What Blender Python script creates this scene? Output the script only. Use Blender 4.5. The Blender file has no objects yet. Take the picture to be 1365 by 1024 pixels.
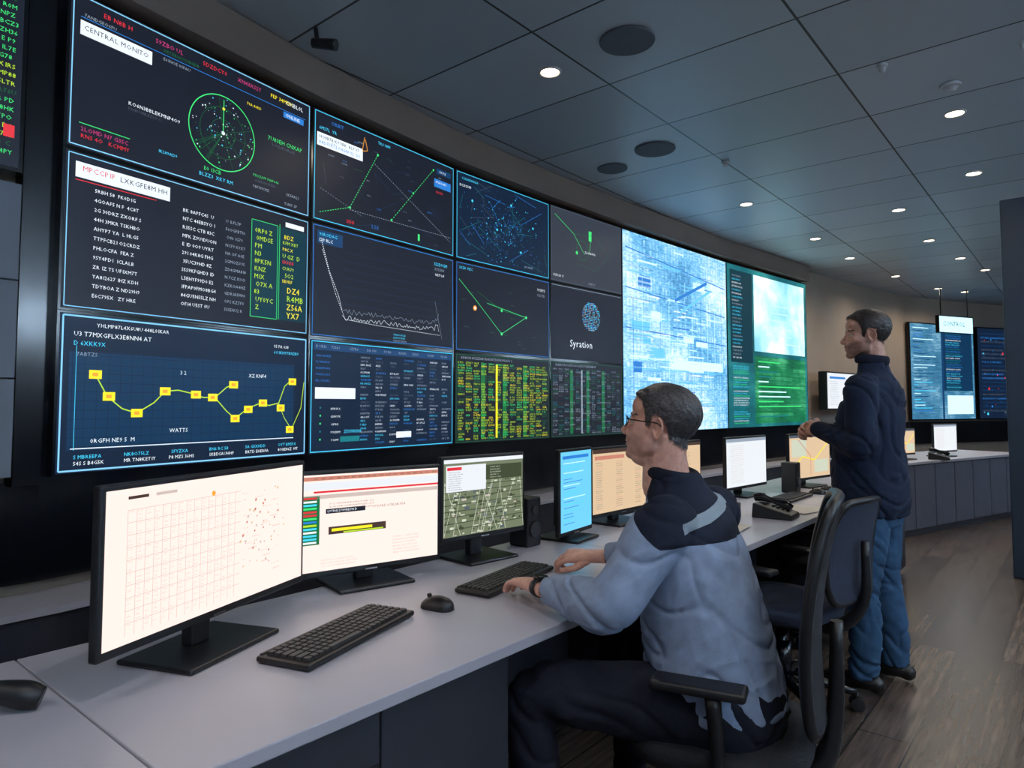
import bpy, math, random
from mathutils import Vector, Matrix, noise
random.seed(7)
sc = bpy.context.scene
sc.view_settings.view_transform = 'Standard'
sc.view_settings.look = 'None'

# ------------------------------------------------------------------ helpers
def lin(c):
    return tuple(((x/255)/12.92 if x/255 <= 0.04045 else ((x/255+0.055)/1.055)**2.4) for x in c)

def newmat(name):
    m = bpy.data.materials.new(name); m.use_nodes = True
    nt = m.node_tree
    return m, nt, nt.nodes['Principled BSDF']

def N(nt, t, **kw):
    n = nt.nodes.new(t)
    for k, v in kw.items(): setattr(n, k, v)
    return n

def mat(name, col, rough=0.5, metal=0.0, var=0.08, scale=8.0, bump=0.0, bscale=60.0, spec=0.5, stretch=(1,1,1), coat=0):
    m, nt, p = newmat(name)
    c = lin(col)
    tc = N(nt, 'ShaderNodeTexCoord'); mp = N(nt, 'ShaderNodeMapping'); mp.inputs['Scale'].default_value = stretch
    nt.links.new(tc.outputs['Object'], mp.inputs['Vector'])
    nz = N(nt, 'ShaderNodeTexNoise'); nz.inputs['Scale'].default_value = scale; nz.inputs['Detail'].default_value = 4
    nt.links.new(mp.outputs['Vector'], nz.inputs['Vector'])
    rp = N(nt, 'ShaderNodeValToRGB')
    rp.color_ramp.elements[0].position = 0.3; rp.color_ramp.elements[1].position = 0.7
    rp.color_ramp.elements[0].color = tuple(x*(1-var) for x in c)+(1,)
    rp.color_ramp.elements[1].color = tuple(min(1, x*(1+var)) for x in c)+(1,)
    nt.links.new(nz.outputs['Fac'], rp.inputs['Fac'])
    nt.links.new(rp.outputs['Color'], p.inputs['Base Color'])
    p.inputs['Roughness'].default_value = rough; p.inputs['Metallic'].default_value = metal
    p.inputs['Specular IOR Level'].default_value = spec
    if coat: p.inputs['Coat Weight'].default_value = coat
    if bump > 0:
        n2 = N(nt, 'ShaderNodeTexNoise'); n2.inputs['Scale'].default_value = bscale; n2.inputs['Detail'].default_value = 3
        nt.links.new(mp.outputs['Vector'], n2.inputs['Vector'])
        b = N(nt, 'ShaderNodeBump'); b.inputs['Strength'].default_value = bump; b.inputs['Distance'].default_value = 0.004
        nt.links.new(n2.outputs['Fac'], b.inputs['Height']); nt.links.new(b.outputs['Normal'], p.inputs['Normal'])
    return m

def emat(name, col, strength=1.0, sample=False):
    m, nt, p = newmat(name)
    p.inputs['Base Color'].default_value = (0.004, 0.004, 0.005, 1)
    p.inputs['Roughness'].default_value = 0.35
    p.inputs['Specular IOR Level'].default_value = 0.25
    p.inputs['Emission Color'].default_value = lin(col)+(1,)
    p.inputs['Emission Strength'].default_value = strength
    if not sample:
        m.cycles.emission_sampling = 'NONE'
    return m

PAL = {}
def P(name):
    if name in PAL: return PAL[name]
    D = dict(
        bgk=((27,31,44),1.05,True), bgn=((18,34,58),1.05,True), bgb=((16,54,88),1.05,True), bgt=((8,56,70),1,True), bgg=((56,62,74),1,True),
        white=((228,238,246),1.2,False), grey=((150,164,180),1.05,False), dim=((84,96,112),1,False), cyan=((70,205,245),1.25,False),
        blue=((46,128,214),1.1,False), dblue=((22,66,112),1,False), green=((64,224,120),1.15,False), dgreen=((24,116,64),1,False),
        lime=((182,222,46),1.15,False), yellow=((245,228,40),1.2,False), orange=((240,160,50),1.2,False), red=((224,50,62),1.1,False),
        magenta=((200,62,124),1.1,False), glow=((130,200,240),1.2,True), black=((2,2,3),1,False), pink=((215,140,120),0.95,False),
        paper=((255,235,226),1.12,True), paperb=((235,240,245),1.05,True), tan=((226,196,160),1.05,True), lgrey=((212,196,188),1,False),
        cyanbg=((110,203,245),1.15,True), mapg=((118,128,100),1,True), olive=((66,76,52),1,False), pale=((212,218,196),1,False),
        brown=((74,56,50),1,False), teal=((26,130,138),1,False), hi=((200,240,255),1.4,True))
    c, s, smp = D[name]
    PAL[name] = emat('screen_'+name, c, s, smp)
    return PAL[name]

class MB:
    def __init__(s): s.v=[]; s.f=[]; s.m=[]; s.sm=[]
    def add(s, vs, fs, mi=0, M=None, smooth=False):
        o=len(s.v)
        for p in vs:
            p=Vector(p)
            s.v.append(M@p if M is not None else p)
        for f in fs:
            s.f.append(tuple(i+o for i in f)); s.m.append(mi); s.sm.append(smooth)
        return s
    def box(s, c, sz, mi=0, M=None):
        x,y,z=c; a,b,d=sz[0]/2,sz[1]/2,sz[2]/2
        vs=[(x-a,y-b,z-d),(x+a,y-b,z-d),(x+a,y+b,z-d),(x-a,y+b,z-d),(x-a,y-b,z+d),(x+a,y-b,z+d),(x+a,y+b,z+d),(x-a,y+b,z+d)]
        fs=[(0,3,2,1),(4,5,6,7),(0,1,5,4),(1,2,6,5),(2,3,7,6),(3,0,4,7)]
        return s.add(vs,fs,mi,M)
    def b2(s, lo, hi, mi=0, M=None):
        return s.box([(lo[i]+hi[i])/2 for i in range(3)],[hi[i]-lo[i] for i in range(3)],mi,M)
    def ring_loft(s, rings, mi=0, smooth=True, closed=False, cap=True):
        n=len(rings[0]); vs=[p for r in rings for p in r]; fs=[]
        L=len(rings)
        for i in range(L if closed else L-1):
            a=i*n; b=((i+1)%L)*n
            for j in range(n):
                k=(j+1)%n
                fs.append((a+j,a+k,b+k,b+j))
        s.add(vs,fs,mi,None,smooth)
        if cap and not closed:
            o=len(s.v)-len(vs)
            s.f.append(tuple(o+j for j in reversed(range(n)))); s.m.append(mi); s.sm.append(False)
            s.f.append(tuple(o+(L-1)*n+j for j in range(n))); s.m.append(mi); s.sm.append(False)
        return s
    def cyl(s, p0, p1, r0, r1=None, n=20, mi=0):
        return s.tube([p0,p1],[r0,r0 if r1 is None else r1],n,mi,interp=1)
    def tube(s, pts, rads, n=12, mi=0, closed=False, interp=4, flat=1.0, ref=None, ends=False):
        pts=[Vector(p) for p in pts]
        if isinstance(rads,(int,float)): rads=[rads]*len(pts)
        P2=[];R2=[]
        L=len(pts); rng = L if closed else L-1
        for i in range(rng):
            if closed:
                a,b,c,d=pts[(i-1)%L],pts[i],pts[(i+1)%L],pts[(i+2)%L]; ra,rb,rc,rd=rads[(i-1)%L],rads[i],rads[(i+1)%L],rads[(i+2)%L]
            else:
                b,c=pts[i],pts[i+1]; a=pts[i-1] if i>0 else b*2-c; d=pts[i+2] if i+2<L else c*2-b
                rb,rc=rads[i],rads[i+1]; ra=rads[i-1] if i>0 else rb; rd=rads[i+2] if i+2<L else rc
            for k in range(interp):
                t=k/interp
                f=lambda A,B,C,D: 0.5*((2*B)+(C-A)*t+(2*A-5*B+4*C-D)*t*t+(3*B-A-3*C+D)*t**3)
                P2.append(f(a,b,c,d)); R2.append(f(ra,rb,rc,rd))
        if not closed: P2.append(pts[-1]); R2.append(rads[-1])
        rings=[]; L2=len(P2); prev=None
        for i,p in enumerate(P2):
            if closed: t=(P2[(i+1)%L2]-P2[i-1]).normalized()
            else: t=(P2[min(i+1,L2-1)]-P2[max(i-1,0)]).normalized()
            if prev is None:
                r=Vector(ref) if ref else (Vector((0,0,1)) if abs(t.z)<0.9 else Vector((1,0,0)))
            else: r=prev
            u=(r-t*r.dot(t)).normalized(); w=t.cross(u); prev=u
            rings.append([p+u*math.cos(2*math.pi*j/n)*R2[i]*flat+w*math.sin(2*math.pi*j/n)*R2[i] for j in range(n)])
        s.ring_loft(rings,mi,True,closed)
        if ends and not closed:
            s.ell(P2[0],(R2[0],)*3,mi=mi); s.ell(P2[-1],(R2[-1],)*3,mi=mi)
        return s
    def ell(s, c, r, mi=0, M=None, nu=20, nv=12):
        c=Vector(c)
        if isinstance(r,(int,float)): r=(r,r,r)
        vs=[Vector((0,0,-r[2]))]
        for i in range(1,nv):
            a=math.pi*i/nv
            for j in range(nu):
                b=2*math.pi*j/nu
                vs.append(Vector((r[0]*math.sin(a)*math.cos(b), r[1]*math.sin(a)*math.sin(b), -r[2]*math.cos(a))))
        vs.append(Vector((0,0,r[2])))
        fs=[]
        for j in range(nu):
            k=(j+1)%nu
            fs.append((0,1+k,1+j))
            for i in range(nv-2):
                a=1+i*nu; b=a+nu
                fs.append((a+j,a+k,b+k,b+j))
            a=1+(nv-2)*nu
            fs.append((a+j,a+k,len(vs)-1))
        T=Matrix.Translation(c)@(M if M is not None else Matrix.Identity(4))
        return s.add(vs,fs,mi,T,True)
    def prof(s, secs, n=28, mi=0, e=2.3):
        rings=[]
        for (x,y,z,rx,ry) in secs:
            ring=[]
            for j in range(n):
                a=2*math.pi*j/n; c,sn=math.cos(a),math.sin(a)
                ring.append(Vector((x+rx*math.copysign(abs(c)**(2/e),c), y+ry*math.copysign(abs(sn)**(2/e),sn), z)))
            rings.append(ring)
        return s.ring_loft(rings,mi,True)
    def obj(s, name, mats, parent=None, M=None, bevel=0, seg=2, sub=0):
        me=bpy.data.meshes.new(name); me.from_pydata([tuple(p) for p in s.v],[],s.f)
        if not isinstance(mats,(list,tuple)): mats=[mats]
        for m in mats: me.materials.append(m)
        me.polygons.foreach_set('material_index',s.m); me.polygons.foreach_set('use_smooth',s.sm); me.update()
        o=bpy.data.objects.new(name,me); sc.collection.objects.link(o)
        if parent: o.parent=parent
        if M is not None: o.matrix_local=M
        if bevel>0:
            b=o.modifiers.new('bevel','BEVEL'); b.width=bevel; b.segments=seg; b.limit_method='ANGLE'; b.angle_limit=math.radians(40)
        if sub:
            q=o.modifiers.new('sub','SUBSURF'); q.levels=sub; q.render_levels=sub
        return o

def empty(name, M=None, parent=None):
    e=bpy.data.objects.new(name,None); e.empty_display_size=0.1; sc.collection.objects.link(e)
    if parent: e.parent=parent
    if M is not None: e.matrix_local=M
    return e

def TR(loc, rz=0, rx=0, ry=0):
    return Matrix.Translation(loc)@Matrix.Rotation(rz,4,'Z')@Matrix.Rotation(rx,4,'X')@Matrix.Rotation(ry,4,'Y')

def remesh(mb, name, mats, parent, voxel, smooth_it=4, disp=None, M=None, attr=None):
    me=bpy.data.meshes.new('tmp'); me.from_pydata([tuple(p) for p in mb.v],[],mb.f)
    t=bpy.data.objects.new('tmp',me); sc.collection.objects.link(t)
    r=t.modifiers.new('r','REMESH'); r.mode='VOXEL'; r.voxel_size=voxel
    q=t.modifiers.new('s','SMOOTH'); q.factor=0.5; q.iterations=smooth_it
    dg=bpy.context.evaluated_depsgraph_get()
    res=bpy.data.meshes.new_from_object(t.evaluated_get(dg))
    bpy.data.objects.remove(t)
    res.name=name; res.materials.clear()
    for m in mats: res.materials.append(m)
    for p in res.polygons: p.use_smooth=True
    if disp:
        ns=[v.normal.copy() for v in res.vertices]
        for v,nn in zip(res.vertices,ns):
            v.co=disp(v.co.copy(),nn)
    if attr:
        ca=res.color_attributes.new('mask','FLOAT_COLOR','POINT')
        for i,v in enumerate(res.vertices):
            ca.data[i].color=attr(v.co)+(1,)
    res.update()
    o=bpy.data.objects.new(name,res); sc.collection.objects.link(o)
    if parent: o.parent=parent
    if M is not None: o.matrix_local=M
    return o

def sstep(a,b,x):
    t=max(0,min(1,(x-a)/(b-a))); return t*t*(3-2*t)
def pl(tab,x):
    if x<=tab[0][0]: return tab[0][1]
    for (a,b),(c,d) in zip(tab,tab[1:]):
        if x<=c: return b+(d-b)*(x-a)/(c-a)
    return tab[-1][1]

# ------------------------------------------------------------------ glyphs
GL={}
def glyph(ch):
    if ch in GL: return GL[ch]
    cu=bpy.data.curves.new('g','FONT'); cu.body=ch; cu.resolution_u=1; cu.size=1.0
    o=bpy.data.objects.new('g',cu); sc.collection.objects.link(o)
    dg=bpy.context.evaluated_depsgraph_get()
    me=o.evaluated_get(dg).to_mesh()
    vs=[v.co.copy() for v in me.vertices]; fs=[tuple(p.vertices) for p in me.polygons]
    w=max([v.x for v in vs]) if vs else 0.25
    bpy.data.objects.remove(o); bpy.data.curves.remove(cu)
    GL[ch]=(vs,fs,w+0.07); return GL[ch]

CH='ABCDEFGHKLMNOPRSTUXYZ0123456789'
def rt(n): return ''.join(random.choice(CH) if random.random()>0.13 else ' ' for _ in range(n))

class Scr:
    """flat display: local x right, y up, z out; fractional coords, v measured from the top"""
    def __init__(s,W,H): s.W=W; s.H=H; s.mb=MB(); s.cols=[]
    def ci(s,c):
        if c not in s.cols: s.cols.append(c)
        return s.cols.index(c)
    def q(s,u,v,l): return Vector((u*s.W,(1-v)*s.H,l*0.0012))
    def rect(s,u0,v0,u1,v1,c,l=1):
        s.mb.add([s.q(u0,v1,l),s.q(u1,v1,l),s.q(u1,v0,l),s.q(u0,v0,l)],[(0,1,2,3)],s.ci(c)); return s
    def line(s,pts,w,c,l=2,dash=0):
        pts=[s.q(a,b,l) for a,b in pts]
        for a,b in zip(pts,pts[1:]):
            d=b-a; L=d.length
            if L<1e-6: continue
            t=d/L; n=Vector((-t.y,t.x,0))*w/2
            if dash:
                k=0
                while k<L:
                    e=min(L,k+dash*0.55); A=a+t*k; B=a+t*e
                    s.mb.add([A-n,B-n,B+n,A+n],[(0,1,2,3)],s.ci(c)); k+=dash
            else:
                s.mb.add([a-n,b-n,b+n,a+n],[(0,1,2,3)],s.ci(c))
        return s
    def frame(s,u0,v0,u1,v1,w,c,l=2):
        return s.line([(u0,v0),(u1,v0),(u1,v1),(u0,v1),(u0,v0)],w,c,l)
    def ring(s,u,v,r,w,c,l=2,n=48):
        c0=s.q(u,v,l); vs=[];fs=[]
        for j in range(n):
            a=2*math.pi*j/n; d=Vector((math.cos(a),math.sin(a),0))
            vs+= [c0+d*(r-w/2),c0+d*(r+w/2)]
        for j in range(n):
            k=(j+1)%n; fs.append((2*j,2*j+1,2*k+1,2*k))
        s.mb.add(vs,fs,s.ci(c)); return s
    def disc(s,u,v,r,c,l=3,n=14):
        c0=s.q(u,v,l); s.mb.add([c0+Vector((math.cos(2*math.pi*j/n),math.sin(2*math.pi*j/n),0))*r for j in range(n)],[tuple(range(n))],s.ci(c)); return s
    def text(s,u,v,h,t,c,l=3,wmax=None):
        p=s.q(u,v,l); x=p.x; sz=h*s.H/0.72; c=s.ci(c)
        for ch in t:
            if ch==' ': x+=0.28*sz; continue
            vs,fs,w=glyph(ch)
            if wmax and x+w*sz>(wmax)*s.W: break
            s.mb.add([(x+a.x*sz,p.y-h*s.H+a.y*sz,p.z) for a in vs],fs,c); x+=w*sz
        return s
    def obj(s,name,parent,M=None,extra=None):
        mats=[(extra[c] if extra and c in extra else P(c)) for c in s.cols]
        return s.mb.obj(name,mats,parent,M)

# ------------------------------------------------------------------ materials
M_black=mat('black_plastic',(22,23,26),0.42,var=0.1,bump=0.05,bscale=300)
M_blackg=mat('black_gloss',(10,12,17),0.18,var=0.1)
M_dark=mat('dark_laminate',(44,46,54),0.45,var=0.06,bump=0.03,bscale=200)
M_desk=mat('desk_laminate',(184,183,194),0.34,var=0.03,scale=5,bump=0.02,bscale=250)
M_beige=mat('beige_wall',(166,152,138),0.75,var=0.05,scale=2,bump=0.05,bscale=120)
M_fascia=mat('fascia_brown',(126,110,98),0.7,var=0.06,scale=2)
M_greyw=mat('grey_wall_panel',(130,138,150),0.55,var=0.04,scale=2)
M_wall=mat('painted_wall',(184,190,200),0.8,var=0.04,scale=2)
M_chrome=mat('chrome',(190,192,198),0.2,1.0,var=0.03)
M_cab=mat('cabinet_grey',(88,90,102),0.45,var=0.05)
M_key=mat('key_plastic',(48,48,50),0.5,var=0.15,scale=40)
M_mesh=mat('chair_fabric',(26,27,32),0.85,var=0.25,scale=120,bump=0.4,bscale=400)
M_blue_seat=mat('chair_blue_fabric',(38,46,64),0.9,var=0.15,scale=60,bump=0.4,bscale=300)
M_paper=mat('paper',(215,208,196),0.8,var=0.05,scale=20)
M_skin_e=mat('eye_white',(205,198,190),0.25,var=0.02)
M_iris=mat('iris',(45,32,24),0.2,var=0.1)
M_col=mat('pillar_dark',(38,52,66),0.5,var=0.08,scale=2)

def floor_mat():
    m,nt,p=newmat('wood_plank_floor')
    tc=N(nt,'ShaderNodeTexCoord'); mp=N(nt,'ShaderNodeMapping'); mp.inputs['Rotation'].default_value=(0,0,math.radians(90))
    nt.links.new(tc.outputs['Object'],mp.inputs['Vector'])
    br=N(nt,'ShaderNodeTexBrick'); br.offset=0.4; br.inputs['Scale'].default_value=1.0
    br.inputs['Brick Width'].default_value=1.3; br.inputs['Row Height'].default_value=0.19; br.inputs['Mortar Size'].default_value=0.003
    br.inputs['Color1'].default_value=lin((108,95,87))+(1,); br.inputs['Color2'].default_value=lin((80,72,68))+(1,); br.inputs['Mortar'].default_value=lin((40,37,36))+(1,)
    nt.links.new(mp.outputs['Vector'],br.inputs['Vector'])
    mp2=N(nt,'ShaderNodeMapping'); mp2.inputs['Scale'].default_value=(18,1.2,1); nt.links.new(tc.outputs['Object'],mp2.inputs['Vector'])
    nz=N(nt,'ShaderNodeTexNoise'); nz.inputs['Scale'].default_value=2.5; nz.inputs['Detail'].default_value=8; nt.links.new(mp2.outputs['Vector'],nz.inputs['Vector'])
    rp=N(nt,'ShaderNodeValToRGB'); rp.color_ramp.elements[0].color=(0.45,0.45,0.45,1); rp.color_ramp.elements[1].color=(1.2,1.16,1.1,1)
    rp.color_ramp.elements[0].position=0.3; rp.color_ramp.elements[1].position=0.7
    nt.links.new(nz.outputs['Fac'],rp.inputs['Fac'])
    mx=N(nt,'ShaderNodeMix',data_type='RGBA',blend_type='MULTIPLY'); mx.inputs[0].default_value=1
    nt.links.new(br.outputs['Color'],mx.inputs[6]); nt.links.new(rp.outputs['Color'],mx.inputs[7]); nt.links.new(mx.outputs[2],p.inputs['Base Color'])
    p.inputs['Roughness'].default_value=0.27; p.inputs['Specular IOR Level'].default_value=.6
    b=N(nt,'ShaderNodeBump'); b.inputs['Strength'].default_value=0.2; b.inputs['Distance'].default_value=0.003
    nt.links.new(nz.outputs['Fac'],b.inputs['Height']); nt.links.new(b.outputs['Normal'],p.inputs['Normal'])
    return m

def ceil_mat():
    m,nt,p=newmat('ceiling_tiles')
    tc=N(nt,'ShaderNodeTexCoord'); sx=N(nt,'ShaderNodeSeparateXYZ'); nt.links.new(tc.outputs['Object'],sx.inputs[0])
    def MA(op,a,b=None,c=None):
        n=N(nt,'ShaderNodeMath',operation=op)
        for i,v in enumerate((a,b,c)):
            if v is None: continue
            if isinstance(v,(int,float)): n.inputs[i].default_value=v
            else: nt.links.new(v,n.inputs[i])
        return n.outputs[0]
    fx=MA('DIVIDE',MA('ADD',sx.outputs['X'],1.08+11.3),1.13); fy=MA('DIVIDE',MA('ADD',sx.outputs['Y'],-2.80+15.6),0.78)
    ex=MA('ABSOLUTE',MA('SUBTRACT',MA('FRACT',fx),0.5)); ey=MA('ABSOLUTE',MA('SUBTRACT',MA('FRACT',fy),0.5))
    gx=MA('GREATER_THAN',ex,0.5-0.0060); gy=MA('GREATER_THAN',ey,0.5-0.0085); g=MA('MAXIMUM',gx,gy)
    cb=N(nt,'ShaderNodeCombineXYZ'); nt.links.new(MA('FLOOR',fx),cb.inputs[0]); nt.links.new(MA('FLOOR',fy),cb.inputs[1])
    wn=N(nt,'ShaderNodeTexWhiteNoise'); nt.links.new(cb.outputs[0],wn.inputs['Vector'])
    rp=N(nt,'ShaderNodeValToRGB'); rp.color_ramp.elements[0].color=lin((178,190,200))+(1,); rp.color_ramp.elements[1].color=lin((192,204,214))+(1,)
    nt.links.new(wn.outputs['Value'],rp.inputs['Fac'])
    mx=N(nt,'ShaderNodeMix',data_type='RGBA'); nt.links.new(g,mx.inputs[0]); nt.links.new(rp.outputs['Color'],mx.inputs[6]); mx.inputs[7].default_value=lin((48,50,54))+(1,)
    nt.links.new(mx.outputs[2],p.inputs['Base Color']); p.inputs['Roughness'].default_value=0.42
    return m

# ------------------------------------------------------------------ room shell
CZ=3.33
W=[(-3.25,-2.6),(-3.32,0.9),(-3.53,2.24),(-3.64,3.52),(-3.64,4.68),(-3.58,5.79),(-3.44,8.0),(-3.18,10.24),(-2.87,12.3),(-2.5,14.2),(-1.5,16.3),(-0.5,18.0)]
MB().b2((-4,-2.8,-0.05),(3.4,18.3,0)).obj('floor',floor_mat())
MB().b2((-4,-2.8,CZ),(3.4,18.3,CZ+0.05)).obj('ceiling',ceil_mat())
def strip(name,pts,z0,z1,th,m,off=0.0):
    mb=MB(); inner=[];outer=[]
    for i,p in enumerate(pts):
        a=Vector(pts[max(i-1,0)]); b=Vector(pts[min(i+1,len(pts)-1)]); t=(b-a).normalized(); n=Vector((t.y,-t.x))
        inner.append(Vector(p)+n*off); outer.append(Vector(p)+n*(off-th))
    vs=[];fs=[]
    for a,b in zip(inner,outer): vs+=[(a.x,a.y,z0),(a.x,a.y,z1),(b.x,b.y,z1),(b.x,b.y,z0)]
    for i in range(len(pts)-1):
        k=4*i
        for j in range(4): fs.append((k+j,k+(j+1)%4,k+4+(j+1)%4,k+4+j))
    fs.append((3,2,1,0)); k=4*(len(pts)-1); fs.append((k,k+1,k+2,k+3))
    mb.add(vs,fs); return mb.obj(name,m)
strip('wall_left',W,0,CZ,0.1,M_beige)
MB().b2((3.2,-2.6,0),(3.3,18.1,CZ)).obj('wall_right',M_wall)
MB().b2((-3.4,-2.7,0),(3.3,-2.6,CZ)).obj('wall_back',M_wall)
MB().b2((-0.6,18.0,0),(3.3,18.1,CZ)).obj('wall_far',M_greyw)
strip('trim_fascia',W[:8],3.11,3.325,0.2,M_fascia,off=0.2)
strip('trim_wall_base_cladding',W,0.62,1.02,0.04,M_blackg,off=0.06)
strip('wall_console_ledge',[(a,b) for a,b in W[:9]],0.0,0.54,0.28,M_dark,off=0.29)
strip('trim_console_top',[(a,b) for a,b in W[:9]],0.542,0.57,0.30,M_desk,off=0.31)
MB().b2((3.17,-2.6,0),(3.198,18,0.1)).obj('baseboard_right',M_dark)
MB().b2((-0.47,6.56,0),(0.9,6.95,2.95)).obj('partition_pillar',M_col,bevel=0.01)

# ------------------------------------------------------------------ video wall
Pp=[(-3.19,0.925),(-3.401,2.238),(-3.505,3.522),(-3.505,4.684),(-3.449,5.788),(-3.305,8.0),(-3.046,10.24)]
Z0=1.04; RH=0.68
def screen_matrix(p0,p1,z):
    a=Vector((p0[0],p0[1],z)); r=(Vector((p1[0],p1[1],z))-a); L=r.length; r.normalize()
    u=Vector((0,0,1)); n=r.cross(u)
    M=Matrix(((r.x,u.x,n.x,a.x),(r.y,u.y,n.y,a.y),(r.z,u.z,n.z,a.z),(0,0,0,1)))
    return M,L
R=random.random
def c11(s):
    s.rect(0,0,1,1,'bgk',0); s.frame(.008,.014,.992,.986,.005,'glow',2)
    s.line([(.03,.15),(.97,.15)],.003,'blue')
    for x,c in((.1,'red'),(.28,'magenta'),(.46,'red'),(.62,'magenta'),(.78,'yellow')): s.text(x,.06,.032,rt(9),c,3,x+.12)
    s.text(.86,.06,.035,rt(7),'white',3,.97); s.rect(.85,.16,.96,.21,'blue'); s.text(.86,.17,.03,'ONLINE',"white")
    s.rect(.03,.17,.27,.265,'white'); s.text(.04,.195,.034,'CENTRAL MONITORING','bgk',3,.265); s.text(.04,.12,.022,rt(10),'grey'); s.text(.31,.17,.022,rt(12),'grey'); s.text(.31,.11,.022,rt(14),'dgreen')
    s.ring(.56,.55,.19,.005,'green'); s.ring(.56,.55,.13,.002,'dgreen'); s.ring(.56,.55,.07,.002,'dgreen')
    for i in range(110):
        a=R()*6.28; r=.18*R()**.6; s.disc(.56+r*math.cos(a)/s.W,.55+r*math.sin(a)/s.H,.0015+R()*.003,random.choice(['green','white','cyan','grey','dgreen']),n=6)
    for i in range(12):
        a=R()*6.28; s.line([(.56,.55),(.56+.18*math.cos(a)/s.W,.55+.18*math.sin(a)/s.H)],.0015,'dgreen')
    s.line([(.56,.55),(.56,.29)],.004,'green',3); s.disc(.56,.55,.010,'white'); s.disc(.56,.36,.008,'yellow')
    s.text(.19,.58,.026,rt(18),'white',3,.39); s.text(.19,.62,.02,rt(14),'dim',3,.38); s.text(.77,.42,.035,rt(14),'green',3,.96); s.text(.79,.47,.025,rt(12),'dim'); s.text(.66,.22,.022,rt(9),'yellow')
    s.text(.48,.85,.03,rt(7),'green'); s.text(.45,.90,.028,rt(15),'cyan'); s.text(.70,.78,.02,rt(16),'green',3,.95); s.text(.71,.82,.02,rt(12),'dim'); s.text(.70,.87,.022,rt(8),'grey')
    s.rect(.035,.835,.2,.84,'green'); s.text(.04,.86,.028,rt(15),'magenta',3,.2); s.text(.04,.905,.028,rt(15),'red',3,.25); s.text(.3,.84,.022,rt(8),'cyan'); s.text(.87,.85,.025,rt(7),'grey'); s.text(.86,.93,.025,rt(9),'grey',3,.97)
def c12(s):
    s.rect(0,0,1,1,'bgk',0); s.frame(.008,.014,.992,.986,.004,'glow',2)
    s.rect(.03,.06,.35,.16,'white'); s.text(.05,.08,.035,rt(12),'red',3,.16); s.text(.17,.085,.035,rt(14),'bgk',3,.34); s.rect(.03,.175,.3,.18,'red')
    for j in range(12):
        v=.21+j*.062
        s.text(.09,v,.024,rt(8)+' '+rt(7),'white',3,.25); s.text(.40,v-.03,.026,rt(13),'white',3,.55); s.text(.58,v-.03,.024,rt(9),'grey',3,.68)
    s.rect(.70,.12,.985,.90,'bgt',1)
    s.frame(.70,.12,.83,.90,.003,'green',3); s.line([(.84,.1),(.84,.9)],.003,'green',3)
    for j in range(11): s.text(.715,.18+j*.062,.038,rt(random.choice([2,3,6])),'lime',4,.82)
    for j in range(8): s.text(.855,.18+j*.054,.028 if j%3 else .036,rt(random.choice([5,7])),random.choice(['lime','yellow','red','white','lime']),4,.98)
    s.rect(.87,.07,.97,.11,'white',3)
    for j in range(4): s.text(.88,.62+j*.07,.05,rt(4),'yellow' if j!=1 else 'lime',5,.98)
def c13(s):
    s.rect(0,0,1,1,'bgn',0); s.frame(.008,.014,.992,.986,.007,'glow',2); s.rect(.03,.24,.93,.86,'bgb',1)
    for i in range(24): s.line([(.04+i*.038,.24),(.04+i*.038,.86)],.002,'bgn',2)
    for i in range(11): s.line([(.03,.26+i*.058),(.93,.26+i*.058)],.002,'bgn',2)
    s.line([(.04,.85),(.93,.85)],.004,'white',3); s.line([(.05,.2),(.05,.86)],.002,'cyan',3)
    s.text(.11,.05,.025,rt(24),'white',3,.6); s.text(.04,.11,.03,rt(20),'white',3,.35); s.text(.04,.17,.028,rt(8),'cyan'); s.text(.82,.08,.025,rt(9),'white'); s.text(.82,.13,.025,rt(12),'cyan',3,.97); s.text(.05,.24,.025,rt(6),'grey')
    pts=[(.11,.38),(.15,.52),(.2,.6),(.25,.63),(.31,.56),(.35,.48),(.4,.47),(.45,.49),(.5,.52),(.55,.52),(.6,.44),(.63,.42)]
    s.line(pts,.005,'lime',3); s.line([(.55,.52),(.6,.62),(.64,.68),(.7,.6),(.76,.56),(.8,.58),(.85,.56),(.88,.42),(.92,.36)],.005,'lime',3); s.line([(.85,.56),(.88,.68),(.92,.78),(.97,.6),(.985,.38)],.004,'lime')
    for (u,v) in [(.11,.38),(.155,.52),(.25,.63),(.35,.48),(.47,.5),(.54,.52),(.63,.42),(.64,.68),(.7,.61),(.77,.56),(.86,.6),(.92,.38),(.91,.78)]:
        s.rect(u-.020,v-.028,u+.020,v+.028,'yellow',4); s.rect(u-.010,v-.011,u+.008,v+.011,'orange',5)
    for u in(.4,.7): s.text(u,.33,.028,rt(4 if u<.5 else 7),'white')
    s.text(.37,.74,.028,'WATTS','white'); s.text(.1,.79,.028,rt(14),'white')
    for i in range(6):
        s.text(.05+i*.16,.89,.024,rt(9),'cyan',3,.17+i*.16); s.text(.05+i*.16,.93,.024,rt(11),'white',3,.18+i*.16)
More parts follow.
